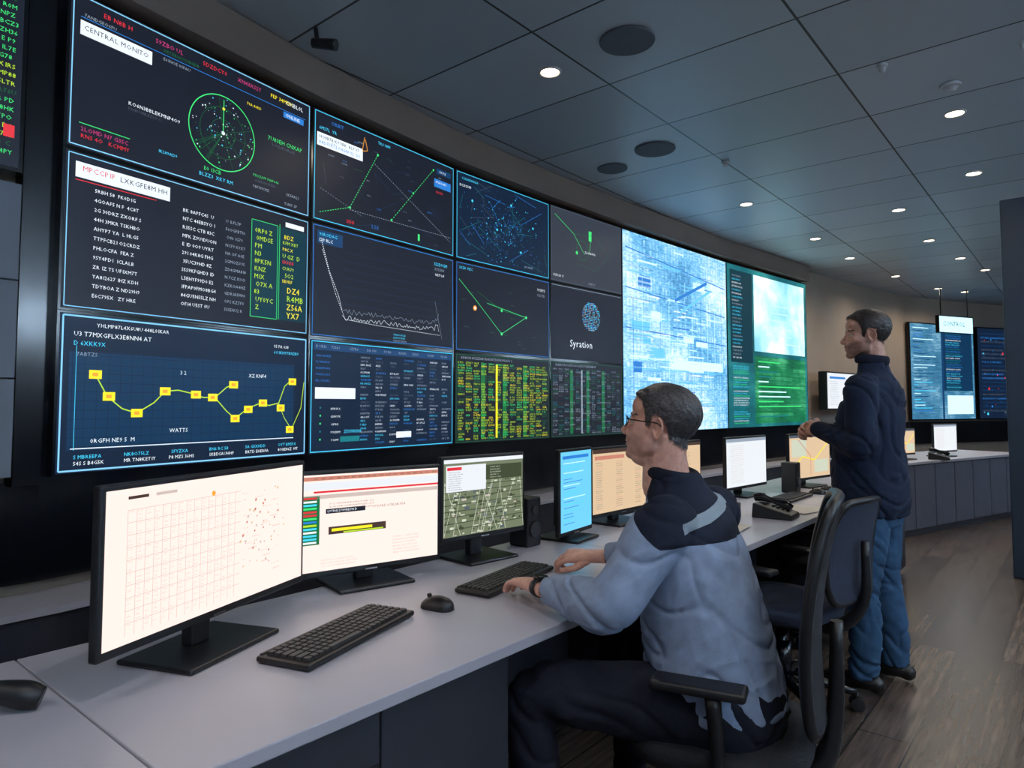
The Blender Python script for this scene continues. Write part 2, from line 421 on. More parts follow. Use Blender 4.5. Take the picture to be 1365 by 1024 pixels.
def c21(s):
    s.rect(0,0,1,1,'bgk',0); s.frame(.008,.014,.992,.986,.004,'cyan',2)
    s.rect(.02,.2,.30,.32,'white'); s.text(.03,.22,.03,rt(20),'bgk',3,.29); s.text(.03,.27,.03,rt(20),'blue',3,.29); s.text(.1,.06,.035,'ORBIT','blue'); s.text(.03,.14,.03,rt(9),'cyan'); s.text(.4,.06,.03,rt(7),'cyan')
    s.line([(.31,.08),(.295,.22),(.33,.2),(.315,.1)],.004,'orange',3)
    for i in range(16):
        a,b=R()*.9+.04,R()*.75+.15; s.line([(a,b),(min(.97,max(.03,a+R()*.4-.2)),min(.95,max(.1,b+R()*.4-.2)))],.0015,random.choice(['dim','dblue','dgreen']),1)
    for i in range(24): s.text(R()*.85+.03,R()*.8+.12,.014,rt(5),random.choice(['dim','grey','dgreen','blue']),2)
    s.line([(.04,.92),(.22,.8),(.4,.2)],.004,'green',2,.02); s.line([(.5,.8),(.82,.12)],.004,'green',2,.025); s.line([(.22,.82),(.97,.8)],.003,'grey',2,.02); s.line([(.38,.3),(.97,.85)],.003,'grey',2,.018); s.line([(.04,.7),(.3,.85)],.002,'grey',2,.02)
    s.rect(.85,.08,.97,.14,'dblue'); s.rect(.83,.2,.97,.29,'blue'); s.text(.84,.22,.026,rt(9),'white',3,.96); s.text(.87,.1,.026,rt(6),'white',3,.96); s.text(.84,.33,.026,rt(6),'red')
    s.text(.2,.92,.03,rt(5),'red'); s.text(.36,.9,.035,'2.2X','blue'); s.rect(.7,.86,.715,.93,'green')
    for a,b in((.4,.2),(.22,.8),(.82,.12),(.5,.8),(.66,.45)): s.disc(a,b,.008,'green')
def c22(s):
    s.rect(0,0,1,1,'bgk',0); s.frame(.008,.014,.992,.986,.004,'blue',2)
    s.rect(.03,.05,.18,.17,'dblue'); s.text(.04,.07,.03,rt(8),'cyan',3,.17); s.text(.04,.12,.03,rt(8),'white',3,.17)
    s.text(.83,.08,.035,rt(7),'cyan'); s.text(.83,.14,.025,rt(8),'grey'); s.text(.84,.2,.025,rt(7),'white')
    pts=[(.05,.12),(.1,.4),(.16,.62),(.18,.74)]
    s.line(pts,.004,'white',2,.012); x=.18;v=.74
    for k in range(2):
        x=.18; p=[(x,.74+k*.05)]
        while x<.87: x+=.009; v=.72+k*.06+R()*.05-(.24*max(0,(x-.8))*R()*6); p.append((x,v))
        s.line(p,.002,'white' if k else 'grey')
    s.line([(.06,.22),(.14,.6),(.2,.82),(.4,.84),(.88,.86)],.003,'white',2,.014); s.line([(.84,.5),(.9,.9)],.002,'grey')
    for i in range(7): s.line([(.18,.2+i*.08),(.9,.2+i*.08)],.0012,'dblue',1)
    for i in range(3): s.text(.52,.9+.03*i,.018,rt(12),random.choice(['grey','cyan']))
def c23(s):
    s.rect(0,0,1,1,'bgn',0); s.frame(.008,.014,.992,.986,.005,'cyan',2); s.rect(.02,.03,.98,.09,'dblue')
    for i,w in enumerate([.03,.12,.23,.34,.45,.56,.66,.78,.89]): s.text(w,.045,.025,rt(5),'grey',3,w+.08)
    for c in range(7):
        x0=.3+c*.1
        for j in range(24):
            if R()<.88: s.text(x0,.12+j*.035,.018,rt(random.randint(5,10)),random.choice(['dim','grey','blue','cyan','grey','white']),3,x0+.09)
    s.rect(.03,.42,.27,.52,'white')
    for j in range(5): s.text(.03,.13+j*.055,.018,rt(11),'blue',3,.25); s.text(.12,.6+j*.07,.018,rt(7),'white',3,.25); s.disc(.06,.6+j*.07,.006,random.choice(['green','teal']))
    s.rect(.18,.86,.3,.91,'teal'); s.rect(.55,.84,.66,.9,'white'); s.text(.2,.8,.03,rt(9),'cyan')
def c31(s):
    s.rect(0,0,1,1,'bgn',0); s.frame(.008,.014,.992,.986,.004,'cyan',2)
    for i in range(44):
        a,b=R()*.9+.05,R()*.8+.1; s.line([(a,b),(min(.97,max(.03,a+R()*.5-.25)),min(.95,max(.05,b+R()*.5-.25)))],.0025,random.choice(['teal','dblue','dim','blue']))
    for i in range(420):
        a=.5+random.gauss(0,.2); b=.55+random.gauss(0,.2)
        if .03<a<.96 and .05<b<.95: s.disc(a,b,.0015+R()*.004,random.choice(['blue','teal','dblue','cyan','dim','blue']),3,6)
    for a,b in((.15,.3),(.4,.55),(.66,.75),(.8,.4),(.55,.2)): s.disc(a,b,.010,'cyan',4)
    s.text(.05,.06,.026,rt(12),'cyan'); s.text(.03,.14,.03,rt(6),'white'); s.text(.7,.9,.026,rt(8),'grey')
def c32(s):
    s.rect(0,0,1,1,'bgk',0); s.frame(.008,.014,.992,.986,.004,'blue',2)
    for i in range(14): s.text(R()*.8+.03,R()*.8+.12,.014,rt(6),random.choice(['dim','dgreen']),2)
    s.line([(.03,.2),(.2,.42),(.45,.76),(.72,.52),(.3,.42)],.004,'green'); s.line([(.2,.3),(.45,.48),(.72,.52)],.003,'dgreen')
    for a,b in((.45,.76),(.72,.52),(.45,.48)): s.disc(a,b,.012,'green')
    s.disc(.18,.5,.020,'orange'); s.disc(.18,.5,.010,'white',4); s.text(.03,.05,.03,rt(9),'cyan'); s.text(.85,.12,.035,rt(5),'white',3,.98); s.text(.85,.19,.035,rt(5),'grey',3,.98)
def c33(s,cols=('lime','yellow','green','dgreen','lime','lime'),bg='bgk',dens=.95):
    s.rect(0,0,1,1,bg,0); s.frame(.008,.014,.992,.986,.003,'dgreen',2); s.text(.05,.03,.03,rt(36),'grey',3,.9)
    for c in range(13):
        x0=.02+c*.074
        if c in(3,6,9): s.rect(x0,.1,x0+.04,.96,'dgreen',1)
        if c==5: s.rect(x0,.1,x0+.02,.96,cols[1],2)
        for j in range(30):
            if R()<dens: s.text(x0,.09+j*.0295,.022,rt(random.randint(4,7)),random.choice(cols),3,x0+.07)
def c41(s):
    s.rect(0,0,1,1,'bgg',0); s.frame(.008,.014,.992,.986,.003,'dim',2)
    s.line([(.05,.1),(.3,.3),(.45,.55)],.004,'green',2); s.line([(.3,.3),(.6,.25),(.8,.5),(.6,.75),(.35,.7)],.004,'dgreen',2,.02); s.line([(.55,.2),(.52,.5)],.004,'green'); s.ring(.42,.5,.09,.004,'dgreen'); s.disc(.34,.55,.016,'green'); s.rect(.51,.2,.55,.34,'green')
    s.text(.45,.5,.03,rt(10),'white',3,.9); s.text(.03,.9,.03,rt(9),'white'); s.text(.5,.93,.03,rt(6),'grey')
def c42(s):
    s.rect(0,0,1,1,'bgk',0); s.line([(0.01,.02),(.99,.02)],.004,'grey')
    for i in range(17):
        v=-1+2*(i+.5)/17; w=math.sqrt(1-v*v)
        for j in range(14):
            u=(-1+2*(j+.5)/14)
            if R()<.8: s.rect(.53+u*w*.13,.37+v*.2,.53+u*w*.13+.011,.37+v*.2+.013,random.choice(['grey','cyan','grey','blue']),3)
    s.text(.24,.72,.1,'Syration','white',3)
def c43(s): c33(s,('dim','grey','dgreen','grey','teal','brown'),'bgk',.85)
fns={(0,2):c11,(0,1):c12,(0,0):c13,(1,2):c21,(1,1):c22,(1,0):c23,(2,2):c31,(2,1):c32,(2,0):c33,(3,2):c41,(3,1):c42,(3,0):c43}

def pic_mat(name, stops, br=(0.22,0.05), strength=1.1, mixn=0.5, ns=1.6, nsx=1.0, brk=.5):
    m,nt,p=newmat(name); p.inputs['Base Color'].default_value=(0.01,0.01,0.01,1); p.inputs['Roughness'].default_value=0.35
    tc=N(nt,'ShaderNodeTexCoord')
    nz=N(nt,'ShaderNodeTexNoise'); nz.inputs['Scale'].default_value=ns; nz.inputs['Detail'].default_value=5; nt.links.new(tc.outputs['Object'],nz.inputs['Vector'])
    mp=N(nt,'ShaderNodeMapping'); mp.inputs['Scale'].default_value=(6*nsx,60,1); nt.links.new(tc.outputs['Object'],mp.inputs['Vector'])
    n2=N(nt,'ShaderNodeTexNoise'); n2.inputs['Scale'].default_value=1.0; n2.inputs['Detail'].default_value=6; nt.links.new(mp.outputs['Vector'],n2.inputs['Vector'])
    bk=N(nt,'ShaderNodeTexBrick'); bk.offset=0.0 if name=='screen_city_image' else 0.5
    bk.inputs['Scale'].default_value=1; bk.inputs['Brick Width'].default_value=br[0]; bk.inputs['Row Height'].default_value=br[1]; bk.inputs['Mortar Size'].default_value=br[1]*0.12
    bk.inputs['Color1'].default_value=(0.3,0.3,0.3,1); bk.inputs['Color2'].default_value=(0.8,0.8,0.8,1); bk.inputs['Mortar'].default_value=(0.35,0.35,0.35,1); nt.links.new(tc.outputs['Object'],bk.inputs['Vector'])
    m0=N(nt,'ShaderNodeMix',data_type='RGBA'); m0.inputs[0].default_value=brk; nt.links.new(n2.outputs['Fac'],m0.inputs[6]); nt.links.new(bk.outputs['Color'],m0.inputs[7])
    mx=N(nt,'ShaderNodeMix',data_type='RGBA'); mx.inputs[0].default_value=mixn; nt.links.new(nz.outputs['Fac'],mx.inputs[6]); nt.links.new(m0.outputs[2],mx.inputs[7])
    rp=N(nt,'ShaderNodeValToRGB'); cr=rp.color_ramp
    while len(cr.elements)<len(stops): cr.elements.new(0.5)
    for e,(pos,c) in zip(cr.elements,stops): e.position=pos; e.color=lin(c)+(1,)
    nt.links.new(mx.outputs[2],rp.inputs['Fac'])
    nt.links.new(rp.outputs['Color'],p.inputs['Emission Color']); p.inputs['Emission Strength'].default_value=strength
    return m
city=pic_mat('screen_city_image',[(0.38,(58,132,192)),(0.46,(112,188,232)),(0.53,(176,222,246)),(0.62,(240,250,255))],(0.06,0.09),1.2,mixn=0.42,ns=1.0,nsx=2.5,brk=.35)
tealm=pic_mat('screen_teal_image',[(0.25,(4,60,72)),(0.5,(14,110,120)),(0.75,(60,175,170))],(0.5,0.12),1.0,mixn=0.2)
greenm=pic_mat('screen_green_image',[(0.35,(8,70,52)),(0.5,(20,130,82)),(0.65,(90,200,140))],(0.7,0.06),1.0,mixn=0.4)
skym=pic_mat('screen_sky_image',[(0.3,(90,190,215)),(0.48,(180,232,240)),(0.6,(240,252,252))],(0.8,0.3),1.3,mixn=0.1)
farm=pic_mat('screen_far_image',[(0.3,(30,72,108)),(0.5,(70,138,178)),(0.65,(160,210,232))],(0.3,0.05),0.95,mixn=0.5,brk=.25)
EX={'city':city,'tealm':tealm,'greenm':greenm,'skym':skym,'farm':farm}

vw=empty('video_wall')
hous=MB()
for i in range(6):
    M,L=screen_matrix(Pp[i],Pp[i+1],Z0)
    hous.b2((-.12 if i==0 else 0,-0.03,-0.11),(L,3*RH+0.02,-0.045),0,M)
hous.obj('housing',M_blackg,vw)
for (c,r),fn in fns.items():
    M,L=screen_matrix(Pp[c],Pp[c+1],Z0+r*RH)
    mb=MB().b2((0.001,0.001,-0.044),(L-0.001,RH-0.001,-0.001)); mb.obj(f'panel_{c}_{r}',M_blackg,vw,M)
    s=Scr(L-0.024,RH-0.020); fn(s); s.obj(f'display_{c}_{r}',vw,M@Matrix.Translation((0.012,0.010,0.0005)))
def c5(s):
    s.rect(0,0,1,1,'city',0)
    for i in range(90):
        a,b=R()*.8+.03,R()*.9+.03; w=.04+R()*.16; s.rect(a,b,min(.98,a+w),b+.003+R()*.006,random.choice(['white','cyanbg','blue','hi','cyanbg','hi']),1)
    for i in range(12): s.line([(.08+i*.078,.05+R()*.3),(.08+i*.078,.6+R()*.38)],.006,random.choice(['cyanbg','hi','blue']),1)
    for i in range(5): s.line([(.02,.08+i*.2),(.98,.17+i*.17)],.012,random.choice(['cyanbg','blue']),1)
    s.line([(.45,.3),(.78,.16)],.035,'blue',2); s.line([(.5,.36),(.82,.2)],.03,'cyanbg',2); s.rect(.4,.62,.95,.67,'hi',1)
    for k in range(14):
        a,b=R()*.8+.04,R()*.8+.05; s.rect(a,b,min(.97,a+.05+R()*.12),b+.015+R()*.04,random.choice(['cyanbg','hi','blue','hi']),1)
    for j in range(34):
        if R()<.8: s.text(.55,.68+j*.009,.006,rt(20),'blue',3,.95)
    for j in range(40): s.text(.04,.05+j*.023,.007,rt(40),random.choice(['blue','cyanbg','white','dblue']),3,.3+R()*.6)
def c6(s):
    s.rect(0,0,1,1,'tealm',0); s.rect(.3,.03,.97,.52,'skym',1); s.rect(.3,.55,.97,.98,'greenm',1)
    s.rect(.03,.03,.28,.6,'bgt',1)
    for j in range(24): s.text(.05,.06+j*.022,.01,rt(14),random.choice(['cyan','grey','white']),3,.26)
    for j in range(26): s.text(.05,.62+j*.014,.009,rt(26),random.choice(['green','cyan','white','teal']),3,.3+R()*.3)
    for j in range(12): s.rect(.34,.58+j*.032,.45+R()*.45,.588+j*.032,random.choice(['green','hi','teal','dgreen']),2)
    for j in range(6): s.rect(.36+R()*.2,.2+j*.05,.7+R()*.2,.205+j*.05,'hi',2)
for c,fn in((4,c5),(5,c6)):
    M,L=screen_matrix(Pp[c],Pp[c+1],Z0)
    MB().b2((0.001,0.001,-0.044),(L-0.001,3*RH-0.001,-0.001)).obj(f'panel_{c}',M_blackg,vw,M)
    s=Scr(L-0.03,3*RH-0.026); fn(s); s.obj(f'display_{c}',vw,M@Matrix.Translation((0.015,0.013,0.0005)),EX)
M,L=screen_matrix((-3.11,-0.46),(-3.17,0.785),2.24)
ls=empty('wall_display')
MB().b2((0,0,-0.08),(L,0.84,-0.001)).obj('housing',M_blackg,ls,M)
s=Scr(L-.03,.81); s.rect(0,0,1,1,'bgk',0)
for c in range(16):
    for j in range(22): s.text(.02+c*.061,.04+j*.042,.022,rt(7),random.choice(['green','green','dgreen','lime','green']),3,.072+c*.061)
s.rect(.955,.80,.985,.86,'red',4)
s.obj('display',ls,M@Matrix.Translation((.015,.015,.0005)))
M,L=screen_matrix((-3.13,-0.46),(-3.19,0.81),1.05)
g=MB()
for j in range(3):
    g.b2((0,j*0.385,-0.04),(L-0.02,j*0.385+0.38,0),0,M)
g.obj('wall_cladding_panel',M_greyw,bevel=0.003)

# far secondary displays
fd=empty('far_video_wall')
M,L=screen_matrix((-2.42,14.15),(-1.62,15.85),1.05)
MB().b2((0,0,-0.06),(L,1.8,-0.001)).obj('housing',M_blackg,fd,M)
s=Scr(L-.04,1.76); s.rect(0,0,1,1,'farm',0); s.rect(.47,0,.5,1,'dblue',2); s.rect(.5,.05,.97,.7,'bgb',1); s.rect(.55,.75,.97,.95,'hi',1)
for j in range(26): s.text(.54,.08+j*.024,.014,rt(22),random.choice(['cyan','white','blue','teal']),3,.94)
for j in range(30): s.rect(.04,.04+j*.03,.1+R()*.3,.047+j*.03,random.choice(['blue','cyan','dblue','hi']),2)
s.obj('display',fd,M@Matrix.Translation((.02,.02,.0005)),EX)
M,L=screen_matrix((-1.58,15.95),(-0.75,17.4),1.05)
MB().b2((0,0,-0.06),(L,1.8,-0.001)).obj('housing_b',M_blackg,fd,M)
s=Scr(L-.04,1.76); s.rect(0,0,1,1,'bgn',0)
for i in range(60): s.disc(R()*.9+.05,R()*.9+.05,.008+R()*.02,random.choice(['red','blue','dblue','cyan','dim','dblue']),2,8)
for j in range(20): s.text(.05,.05+j*.045,.02,rt(24),random.choice(['dim','blue','dblue']),3,.9)
s.obj('display_b',fd,M@Matrix.Translation((.02,.02,.0005)),EX)
sg=empty('ceiling_sign')
M,L=screen_matrix((-1.85,13.4),(-1.45,14.2),2.55)
MB().b2((0,0,-0.06),(L,0.3,-0.001)).obj('housing',M_blackg,sg,M)
s=Scr(L-.03,.27); s.rect(0,0,1,1,'hi',0); s.text(.1,.3,.3,'CONTROL','teal'); s.obj('display',sg,M@Matrix.Translation((.015,.015,.0005)))
MB().cyl((.1,.3,-.03),(.1,.775,-.03),.01).cyl((L-.1,.3,-.03),(L-.1,.775,-.03),.01).obj('hanger_rods',M_black,sg,M)
ws=empty('wall_monitor')
M,L=screen_matrix((-2.86,10.5),(-2.70,11.85),1.26)
MB().b2((0,0,-0.12),(L,0.56,-0.001)).obj('housing',M_black,ws,M)
s=Scr(L-.04,.52); s.rect(0,0,1,1,'paperb',0); s.rect(.06,.1,.5,.16,'blue',1)
for j in range(12): s.text(.06,.22+j*.06,.03,rt(24),'grey',2,.9)
s.obj('display',ws,M@Matrix.Translation((.02,.02,.0005)))

# ------------------------------------------------------------------ ceiling fixtures
M_lamp=emat('downlight_glow',(255,232,198),9.0,False)
M_trim=mat('white_trim',(200,200,202),0.5)
M_spk=mat('speaker_grille',(88,94,102),0.7,bump=0.5,bscale=500)
def downlight(x,y,power=60,r=.05,col=(1,.86,.70)):
    e=empty('ceiling_downlight',TR((x,y,CZ)))
    MB().tube([ (r*1.25*math.cos(a),r*1.25*math.sin(a),-.004) for a in [i*math.pi/6 for i in range(12)]],.008,8,closed=True,interp=2).obj('trim_ring',M_trim,e)
    mb=MB(); mb.cyl((0,0,-.001),(0,0,-.006),r*1.05,n=24); mb.obj('lens',M_lamp,e)
    l=bpy.data.lights.new('downlight','SPOT'); l.energy=power; l.spot_size=math.radians(160); l.spot_blend=0.9; l.shadow_soft_size=.06; l.color=col
    o=bpy.data.objects.new('lamp',l); sc.collection.objects.link(o); o.parent=e; o.location=(0,0,-.03)
for x,y in [(-2.396,3.21),(-2.52,6.63),(-2.42,8.55),(-2.39,10.0),(-2.19,11.87),(-1.87,13.6),(-.673,7.0),(-1.40,7.83),(-1.39,9.54),(-1.24,10.97),(-1.07,12.16),(-1.57,14.3),(-.62,5.46)]:
    downlight(x,y,40)
for x,y in [(0.9,2.6),(0.9,-.9),(-1.2,-1.2),(2.3,.8),(2.3,4.4),(0.6,4.6),(1.6,8.5),(1.6,12.0),(-.1,.6)]:  # extra downlights out of view, added for ambient fill
    downlight(x,y,42,col=(1,.94,.88))
for y in (-.6,2.2,5.0,8.5,12.5):  # invented uplighters with housings, out of view, added to brighten ceiling and room
    e=empty('added_fill_uplighter',TR((3.12,y,2.35)))
    MB().b2((-.07,-.35,-.05),(.075,.35,.0)).obj('housing',M_trim,e,bevel=.006)
    l=bpy.data.lights.new('fill_uplight','AREA'); l.shape='RECTANGLE'; l.size=.12; l.size_y=.65; l.energy=150; l.color=(.68,.86,1.0); l.spread=math.radians(170)
    o=bpy.data.objects.new('lamp',l); sc.collection.objects.link(o); o.parent=e; o.matrix_local=TR((-.0,0,.02),0,0,math.radians(180+35))
def disc_fix(name,x,y,r,m=M_spk):
    e=empty(name,TR((x,y,CZ)))
    MB().cyl((0,0,-.001),(0,0,-.012),r,n=40).obj('grille',m,e,bevel=.003)
    MB().tube([(r*math.cos(i*math.pi/10),r*math.sin(i*math.pi/10),-.006) for i in range(20)],.007,8,closed=True,interp=2).obj('rim',M_spk,e)
disc_fix('ceiling_speaker',-1.86,3.20,.145); disc_fix('ceiling_speaker',-2.51,4.73,.15); disc_fix('ceiling_speaker',-2.995,4.89,.12)
def detector(name,x,y,r):
    e=empty(name,TR((x,y,CZ)))
    MB().cyl((0,0,-.001),(0,0,-.02),r,n=24).cyl((0,0,-.02),(0,0,-.05),r*.75,r*.4,n=24).obj('body',M_trim,e,bevel=.003)
detector('smoke_detector',-.58,4.95,.06); detector('smoke_detector',-2.2,5.35,.03); detector('sprinkler_head',-.85,4.4,.03); detector('sprinkler_head',-.2,4.6,.02)
e=empty('security_camera',TR((-3.05,2.02,3.2)))
MB().tube([(0,0,.12),(.02,0,.04),(.07,-.02,.0)],.012,8).obj('arm',M_black,e)
MB().cyl((.05,-.05,.0),(.16,.02,-.02),.025,.03).obj('body',M_black,e,bevel=.004)

# ------------------------------------------------------------------ desk
dk=empty('control_desk')
ys=[-1.6,.49,2.4,4.2,6.2]
t=MB()
for a,b in zip(ys,ys[1:]):
    t.b2((-1.89,a+.0015,.722),(-1.09,b-.0015,.75))
t.obj('desktop',M_desk,dk,bevel=.003)
f=MB()
for a,b in [(-1.6,-.1),(-.1,.49),(.49,.928),(.928,1.335),(2.45,2.9),(4.65,5.1),(5.1,5.6),(5.6,6.19)]:
    f.b2((-1.15,a+.002,.06),(-1.13,b-.002,.715))
f.b2((-1.15,.495,.6),(-1.127,.924,.715))
f.obj('door_panels',M_dark,dk,bevel=.003)
c=MB()
for a,b in [(-1.6,1.335),(2.45,2.9),(4.65,6.19)]:
    c.b2((-1.8,a,.05),(-1.152,b,.72)); c.b2((-1.75,a+.02,0),(-1.2,b-.02,.05))
c.b2((-1.8,1.335,.05),(-1.74,4.65,.72))
c.obj('carcass',M_dark,dk)
fc=empty('low_credenza')
M,L=screen_matrix((-1.46,7.6),(-.6,10.35),0)
d=MB(); d.b2((0,.722,-.8),(L,.75,.0)); d.obj('countertop',M_desk,fc,M,bevel=.004)
d=MB()
nD=7
for i in range(nD): d.b2((i*L/nD+.006,.07,-.045),((i+1)*L/nD-.006,.712,-.02))
d.obj('doors',M_cab,fc,M,bevel=.004)
MB().b2((0.01,.0,-.78),(L-.01,.72,-.046)).obj('carcass',M_dark,fc,M)

# ------------------------------------------------------------------ monitors
def monitor(pL,pR,zb,zt,fn,name='desktop_monitor',desk=.75,bez=.012,stand=True,basew=.26):
    M,L=screen_matrix(pL,pR,zb); H=zt-zb
    e=empty(name,M)
    MB().b2((0,0,-.022),(L,H,0)).b2((L*.12,H*.12,-.05),(L*.88,H*.88,-.021)).obj('shell',M_black,e,bevel=.005)
    s=Scr(L-2*bez,H-bez*2.6); fn(s); s.obj('display',e,Matrix.Translation((bez,bez*1.6,.0008)),EX)
    MB().b2((L/2-.02,.004,.0),(L/2+.02,.009,.001)).obj('logo',M_chrome,e)
    if stand:
        MB().b2((L/2-.03,desk-zb+.01,-.085),(L/2+.03,H*.6,-.05)).obj('stem',M_black,e,bevel=.006)
        MB().b2((L/2-basew/2,desk-zb,-.15),(L/2+basew/2,desk-zb+.012,.06)).obj('base',M_black,e,bevel=.005)
    return e
def m1(s):
    s.rect(0,0,1,1,'paper',0); s.rect(.08,.05,.16,.07,'brown',1); s.rect(.19,.05,.28,.07,'lgrey',1)
    for i in range(15): s.line([(.08+i*.035,.14),(.08+i*.035,.95)],.0012,'lgrey',1)
    for j in range(0,30,3): s.line([(.08,.14+j*.027),(.60,.14+j*.027)],.001,'lgrey',1)
    for i in range(14):
        for j in range(29):
            if R()<.7: s.text(.083+i*.035,.145+j*.027,.010,rt(4),'lgrey',2,.113+i*.035)
    for i in range(70):
        a,b=.6+abs(random.gauss(0,.14)),.45+random.gauss(0,.17)
        if a<.95 and .1<b<.93: s.disc(a,b,.001+R()*.003,random.choice(['pink','lgrey','tan','pink']),2,6)
    s.disc(.45,.12,.006,'orange')
    for i in range(16): s.text(.60+R()*.2,.16+i*.045,.010,rt(12),random.choice(['pink','lgrey']),2,.97)
def m2(s):
    s.rect(0,0,1,1,'paper',0); s.rect(0,.02,1,.06,'pink',1); s.rect(0,.08,1,.16,'paperb',1); s.rect(.1,.17,1,.19,'red',1); s.rect(0,.21,1,.25,'lgrey',1)
    for i in range(18): s.text(.1+i*.05,.03,.02,rt(3),'brown',2,.15+i*.05)
    s.rect(.0,.22,.14,.72,'dgreen',1)
    for j in range(14): s.rect(.02,.23+j*.035,.12,.25+j*.035,random.choice(['cyan','green','lime','blue','white','red']),2)
    for j in range(3): s.text(.2,.3+j*.03,.016,rt(40),'brown',2,.95)
    s.rect(.18,.36,.45,.41,'bgk',2); s.text(.19,.37,.025,rt(16),'white',3,.44); s.text(.5,.36,.025,rt(20),'brown',3,.8)
    s.rect(.2,.55,.6,.63,'brown',1); s.rect(.22,.57,.5,.6,'yellow',2); s.rect(.3,.61,.58,.625,'lime',2)
    for j in range(6): s.text(.65,.72+j*.035,.018,rt(22),'lgrey',2,.95)
    for j in range(3): s.text(.15,.88+j*.03,.016,rt(30),'lgrey',2,.5)
def m3(s):
    s.rect(0,0,1,1,'mapg',0); s.rect(0,0,1,.05,'paperb',1)
    for i in range(160):
        a,b=R(),.3+R()*.68; s.rect(a*.95,b,min(.99,a*.95+.015+R()*.05),min(.99,b+.01+R()*.025),random.choice(['olive','pale','lgrey','olive','dim','pale']),1)
    for i in range(14):
        a=R(); s.line([(a,.3),(min(1,max(0,a+R()*.6-.3)),.99)],.002,'pale',2)
    for i in range(8): s.line([(0,.35+i*.08),(1,.3+i*.08+R()*.06)],.003,'olive',2)
    s.rect(0.02,.08,.5,.42,'paperb',3); s.rect(.5,.1,.98,.3,'olive',2); s.rect(.03,.1,.2,.14,'red',4)
    for j in range(9): s.text(.04,.16+j*.028,.014,rt(20),'dim',4,.48)
    for j in range(5): s.text(.55,.12+j*.035,.018,rt(14),'pale',4,.96)
def m4(s):
    s.rect(0,0,1,1,'cyanbg',0); s.rect(.05,.05,.9,.09,'blue',1)
    for j in range(20): s.rect(.08,.14+j*.04,.3+R()*.5,.148+j*.04,random.choice(['hi','blue','cyan']),1)
def m5(s):
    s.rect(0,0,1,1,'tan',0); s.rect(0,0,1,.06,'brown',1); s.rect(.03,.1,.5,.16,'pink',1)
    for j in range(22):
        for c in range(3): s.text(.04+c*.32,.2+j*.034,.016,rt(14),random.choice(['brown','pink','dim']),2,.3+c*.32)
def m6(s):
    s.rect(0,0,1,1,'paperb',0); s.rect(0,0,1,.07,'grey',1)
    for j in range(20): s.text(.08,.14+j*.04,.02,rt(36),'lgrey',2,.9)
def m7(s):
    s.rect(0,0,1,1,'tan',0); s.rect(.05,.1,.4,.5,'pale',1); s.line([(.05,.8),(.3,.5),(.6,.6),(.95,.2)],.008,'yellow',2); s.rect(.6,.6,.95,.9,'pale',1); s.rect(0,0,1,.06,'dim',1); s.line([(.2,.1),(.5,.5),(.5,.95)],.006,'pink',2)
monitor((-1.470,.510),(-1.718,1.125),.83,1.172,m1,basew=.30)
monitor((-1.85,1.175),(-1.725,1.67),.797,1.125,m2,basew=.26)
monitor((-1.775,1.72),(-1.73,2.14),.833,1.143,m3,basew=.24)
monitor((-1.69,2.32),(-1.724,2.62),.775,1.142,m4,basew=.2)
monitor((-1.77,2.68),(-1.75,3.24),.80,1.13,m5)
monitor((-1.70,4.06),(-1.65,4.62),.80,1.13,m6)
monitor((-1.57,4.82),(-1.46,5.40),.80,1.13,m7)
monitor((-1.30,8.80),(-1.14,9.28),.80,1.12,m6)
monitor((-1.55,8.05),(-1.42,8.45),.80,1.08,m7)
monitor((-1.86,3.38),(-1.80,3.93),.80,1.12,m5)

# ------------------------------------------------------------------ keyboards, mice, phones, papers
def keyboard(x,y,rz,L=.43,Wd=.145):
    e=empty('keyboard',TR((x,y,.75),rz,math.radians(0)))
    MB().b2((-L/2,-Wd/2,.002),(L/2,Wd/2,.017)).obj('case',M_black,e,bevel=.006)
    k=MB(); rows=6; cols=20; cw=(L-.03)/cols; rh=(Wd-.03)/rows
    for r in range(rows):
        c=0
        while c<cols:
            w=1
            if r==0 and c==4: w=6
            elif c==0 or (c==13): w=2 if r in(1,2,3) else 1
            x0=-L/2+.015+c*cw; y0=-Wd/2+.014+r*rh
            gap=.0012
            a0,b0,a1,b1=x0+gap,y0+gap,x0+w*cw-gap,y0+rh-gap
            i=.0018
            k.add([(a0,b0,.016),(a1,b0,.016),(a1,b1,.016),(a0,b1,.016),(a0+i,b0+i,.024),(a1-i,b0+i,.024),(a1-i,b1-i,.024),(a0+i,b1-i,.024)],[(4,5,6,7),(0,1,5,4),(1,2,6,5),(2,3,7,6),(3,0,4,7)])
            c+=w
    k.obj('keys',M_key,e)
    MB().b2((-L/2+.01,Wd/2-.012,.0),(L/2-.01,Wd/2-.002,.02)).obj('rear_rail',M_black,e,bevel=.003)
    return e
keyboard(-1.44,1.06,math.radians(107),.44,.15)
keyboard(-1.48,1.74,math.radians(99),.42,.13)
keyboard(-1.42,4.38,math.radians(90)); keyboard(-1.30,5.15,math.radians(80))
def mouse(x,y,rz):
    e=empty('computer_mouse',TR((x,y,.75),rz))
    mb=MB(); secs=[]
    for i in range(11):
        a=i/10; yy=-.055+.11*a; w=.031*math.sqrt(max(.02,1-(2*a-1)**4)); h=.036*math.sqrt(max(.02,1-(1.9*a-.85)**2)) if a<.99 else .008
        ring=[Vector((w*math.cos(t),yy,max(0,.002+h*math.sin(t)))) for t in [math.pi*2*j/20 for j in range(20)]]
        secs.append(ring)
    mb.ring_loft(secs); mb.obj('body',M_black,e,sub=1)
    MB().cyl((-.004,.028,.034),(.004,.028,.034),.006,n=12).obj('wheel',M_key,e)
mouse(-1.436,1.38,math.radians(100)); mouse(-1.36,4.72,math.radians(90))
